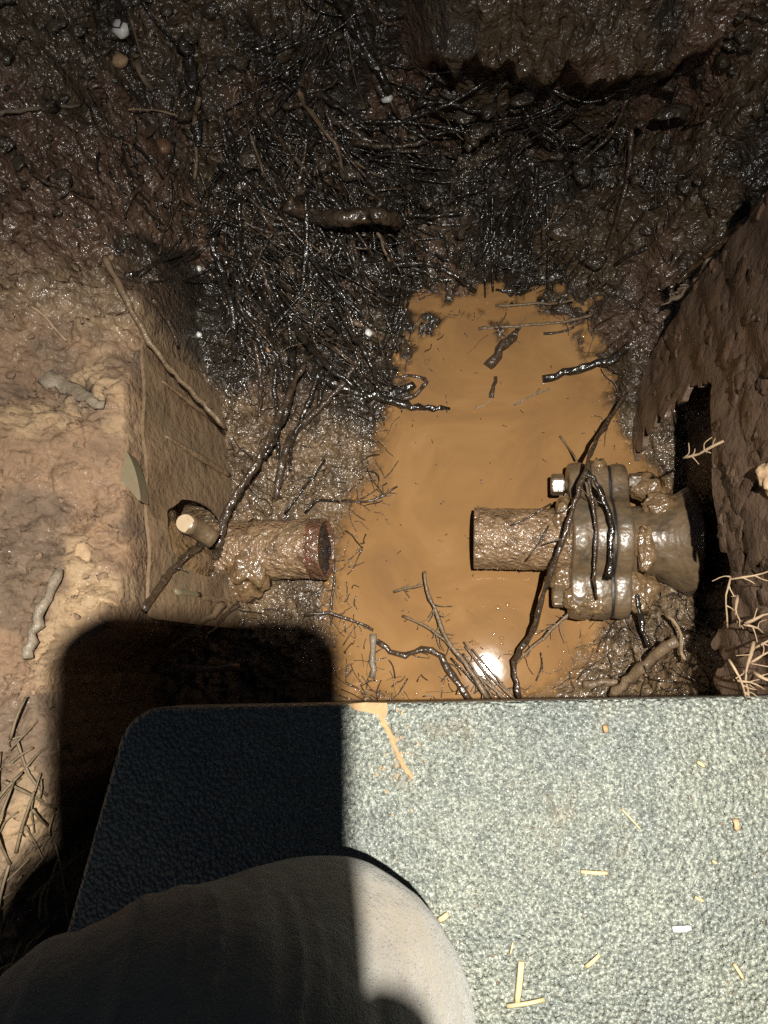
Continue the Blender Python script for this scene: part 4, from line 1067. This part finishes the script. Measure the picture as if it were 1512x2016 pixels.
def any_bank():
    while True:
        px = random.uniform(0, 1500); py = random.uniform(-60, 600)
        if px < 420 and py > 470: continue
        if px > 1290 and py > 380: continue
        return px, py
MAT_BANKCLOD = noisy('dark_wet_clod', (.028, .021, .014), (.078, .056, .034), 24, (.35, .6), ((110, .008, .8), (280, .003, .7)), coat=.6, coat_rough=.14)
clods('clods', 260, any_bank, (.003, .008), MAT_BANKCLOD, 'dark crumbly wet clods of earth all over the bank')
def dry_soil():
    while True:
        px = random.uniform(-20, 255); py = random.uniform(500, 1560)
        if py > 1250 and px > 100: continue
        return px, py
MAT_DRYCLOD = noisy('dry_clod', (.13, .084, .055), (.26, .17, .10), 24, (.7, .9), ((110, .004, .7),))
clods('clods', 70, dry_soil, (.0008, .0028), MAT_DRYCLOD, 'dry crumbs of clay on the ground left of the wall')
def shore():
    while True:
        r = random.random()
        if r < .5: return random.uniform(440, 760), random.uniform(640, 1010)
        if r < .75: return random.uniform(1180, 1420), random.uniform(1120, 1360)
        if r < .9: return random.uniform(400, 640), random.uniform(1020, 1260)
        return random.uniform(1150, 1330), random.uniform(560, 860)
fibres('fine_roots', 420, shore, .0003, .0009, (.010, .04), (.001, .005), DK, 'fine dark rootlets strewn over the wet mud beside the pool')

# ------------------------------------------------------------------ floating specks, and water domes added to catch lamp glints
def water_spot():
    while True:
        px = random.uniform(620, 1260); py = random.uniform(590, 1385); p = at(px, py, 0)
        if height(p[0], p[1]) < -.001: return px, py, p
def shallow():
    while True:
        px, py, p = water_spot()
        if height(p[0], p[1]) > -.016 and (px < 860 or py > 1230 or py < 700): return px, py
fibres('floating_rootlets', 150, shallow, .0003, .0010, (.008, .035), (.0, .0008), DK, 'dark rootlets half sunk along the edges of the muddy water')
V = []; Fc = []
for k in range(120):
    px, py, p = water_spot(); a = random.uniform(0, 6.28); ln = random.uniform(.001, .006)
    d = np.array([math.cos(a), math.sin(a), 0]) * ln
    add_tube(V, Fc, spline([p, p + d * .5 + rng.normal(0, .0005, 3) * (1, 1, 0), p + d], 4), .0006, .0004, 4, .2)
tag(obj('floating_specks', mesh_from('floating_specks', V, Fc), DK), 'tiny dark specks drifting on the muddy water', 'debris', None, 'stuff')
bm = bmesh.new()
def glint_dome(p, r):  # flattened dome of water, put in and shaped to throw a lamp glint
    m = Matrix.Translation(p) @ Matrix.Diagonal((r * random.uniform(.8, 1.3), r, r * random.uniform(.14, .3), 1))
    bmesh.ops.create_icosphere(bm, subdivisions=2, radius=1, matrix=m)
nb = 0
for k in range(6000):
    if nb > 260: break
    px, py, p = water_spot(); h = height(p[0], p[1])
    near = h > -.012 or (850 < px < 1060 and 1180 < py < 1290 and random.random() < .35)
    if near: glint_dome(Vector((p[0], p[1], 0)), random.uniform(.0009, .0026)); nb += 1
tag(obj('glint_domes', bm, MAT_WATER), 'low water bubbles gathered along the edge of the muddy water', 'domes', None, 'stuff')

# ------------------------------------------------------------------ stones
for px, py, r, mt, lab in ((252, 78, .0095, MAT_STONE, 'white pebble near the top left corner of the bank'), (243, 132, .0085, MAT_TANSTONE, 'dull tan pebble just under the white pebble at the top left'),
        (725, 658, .0052, MAT_STONE, 'white pebble in the black roots left of the pool'), (532, 692, .0050, MAT_TANSTONE, 'greenish tan pebble among roots beside the left wall'),
        (392, 660, .0036, MAT_STONE, 'small white pebble low on the left side of the bank'), (765, 210, .0060, MAT_STONE, 'wet pale stone high in the middle of the bank'),
        (804, 426, .0036, MAT_ORANGESTONE, 'small orange pebble beside the arching root'), (465, 425, .0062, MAT_ORANGESTONE, 'orange brown pebble left of the arching root'), (322, 295, .0105, MAT_ORANGESTONE, 'rounded reddish stone on the left part of the bank'),
        (395, 535, .0034, MAT_STONE, 'tiny white pebble at the foot of the dark bank')):
    p = ground(px, py, r * .35)
    o = blob('pebble', tuple(p), (r, r * random.uniform(.75, 1.1), r * .7), mt, px * .01, 2, .25, 1.2); tag(o, lab, 'pebble')
for px, py, z, r, lab, mt in ((1522, 940, .300, .011, 'pale tan clod stuck on the right wall over its black shadow', MAT_TANSTONE), (168, 1096, .246, .010, 'round tan clod in the clay left of the wall', MAT_TANSTONE)):
    p = at(px, py, z) if px > 1000 else ground(px, py, -.003)
    o = blob('clod', tuple(p), (r * .8, r * 1.1, r * .6), mt, px * .01, 3, .4, 1.5); tag(o, lab, 'clod')

# ------------------------------------------------------------------ straws
for a, b, w, mt, lab in (((1027, 1893), (1018, 1977), .0020, MAT_STRAW, 'broad straw leaning upright at the bottom of the pad'), ((998, 1981), (1072, 1968), .0013, MAT_STRAW, 'straw lying level at the bottom of the pad'),
        ((1143, 1716), (1196, 1719), .0012, MAT_STRAW, 'short level straw in the middle of the pad'), ((1153, 1904), (1180, 1880), .0013, MAT_STRAW, 'short slanting straw low on the pad'),
        ((1324, 1829), (1360, 1827), .0018, MAT_STONE, 'white chip lying on the right of the pad'), ((1445, 1897), (1464, 1928), .0011, MAT_STRAW, 'small slanting straw at the lower right of the pad'),
        ((1373, 1499), (1387, 1509), .0012, MAT_STRAW, 'tiny straw near the upper right of the pad'), ((1224, 1592), (1262, 1634), .0006, MAT_STRAW, 'hair thin straw right of the pad centre'),
        ((864, 1812), (882, 1800), .0018, MAT_STRAW, 'straw bit against the knee'), ((1448, 1612), (1452, 1634), .0020, MAT_TANSTONE, 'brown leaf crumb at the right of the pad'), ((1190, 1428), (1194, 1441), .0017, MAT_SMEAR, 'orange crumb near the front edge of the pad'),
        ((1368, 1766), (1386, 1774), .0010, MAT_STRAW, 'tiny straw above the white chip on the pad'), ((1010, 1855), (1004, 1880), .0006, MAT_STRAW, 'hair thin straw above the broad upright straw'), ((1402, 1694), (1412, 1700), .0009, MAT_STRAW, 'straw crumb at the right middle of the pad')):
    p, q = on_pad(*a, .0015), on_pad(*b, .0015); V = []; Fc = []
    add_tube(V, Fc, spline([p, (p + q) / 2 + np.array([0, 0, .001]), q], 6), w, w * .9, 6, .08, .5)
    tag(centre_mesh(obj('straw', mesh_from('straw', V, Fc), mt)), lab, 'straw')
straw_items = []
for k in range(75):
    px = random.uniform(-10, 215); py = random.uniform(1430, 1950)
    if py > 1700: px *= .75
    a = random.choice((random.gauss(-.75, .35), random.gauss(1.3, .5))); ln = random.uniform(35, 170)
    p = ground(px, py, random.uniform(.002, .016)); q = ground(px + math.cos(a) * ln, py + math.sin(a) * ln, random.uniform(.004, .022))
    if np.linalg.norm(p - q) > .12: continue
    if max(p[0], q[0]) > -.225 - (.05 if min(p[1], q[1]) < -.1 else 0): continue
    V = []; Fc = []; w = random.uniform(.0006, .0013)
    add_tube(V, Fc, spline([p, (p + q) / 2 + rng.normal(0, .002, 3) + (0, 0, .003), q], 7), w, w * .8, 5, .1, .6)
    mt = random.choice((MAT_STRAWDIRTY,) * 14 + (MAT_STRAW,))
    so_ = tag(centre_mesh(obj('straw', mesh_from('straw', V, Fc), mt)), 'dry straw strewn on the ground left of the pad', 'straw', 'straws left of the pad')
    straw_items.append((so_, p, q, w * 1.9, 'muddy' if mt is MAT_STRAWDIRTY else 'yellow'))
describe(straw_items, 'straw', [(-99, 999, 0, 1560, 'on the ground left of the pad corner'), (-99, 999, 1560, 1720, 'left of the middle of the pad'), (-999, 9999, -999, 9999, 'in the bottom left corner')])
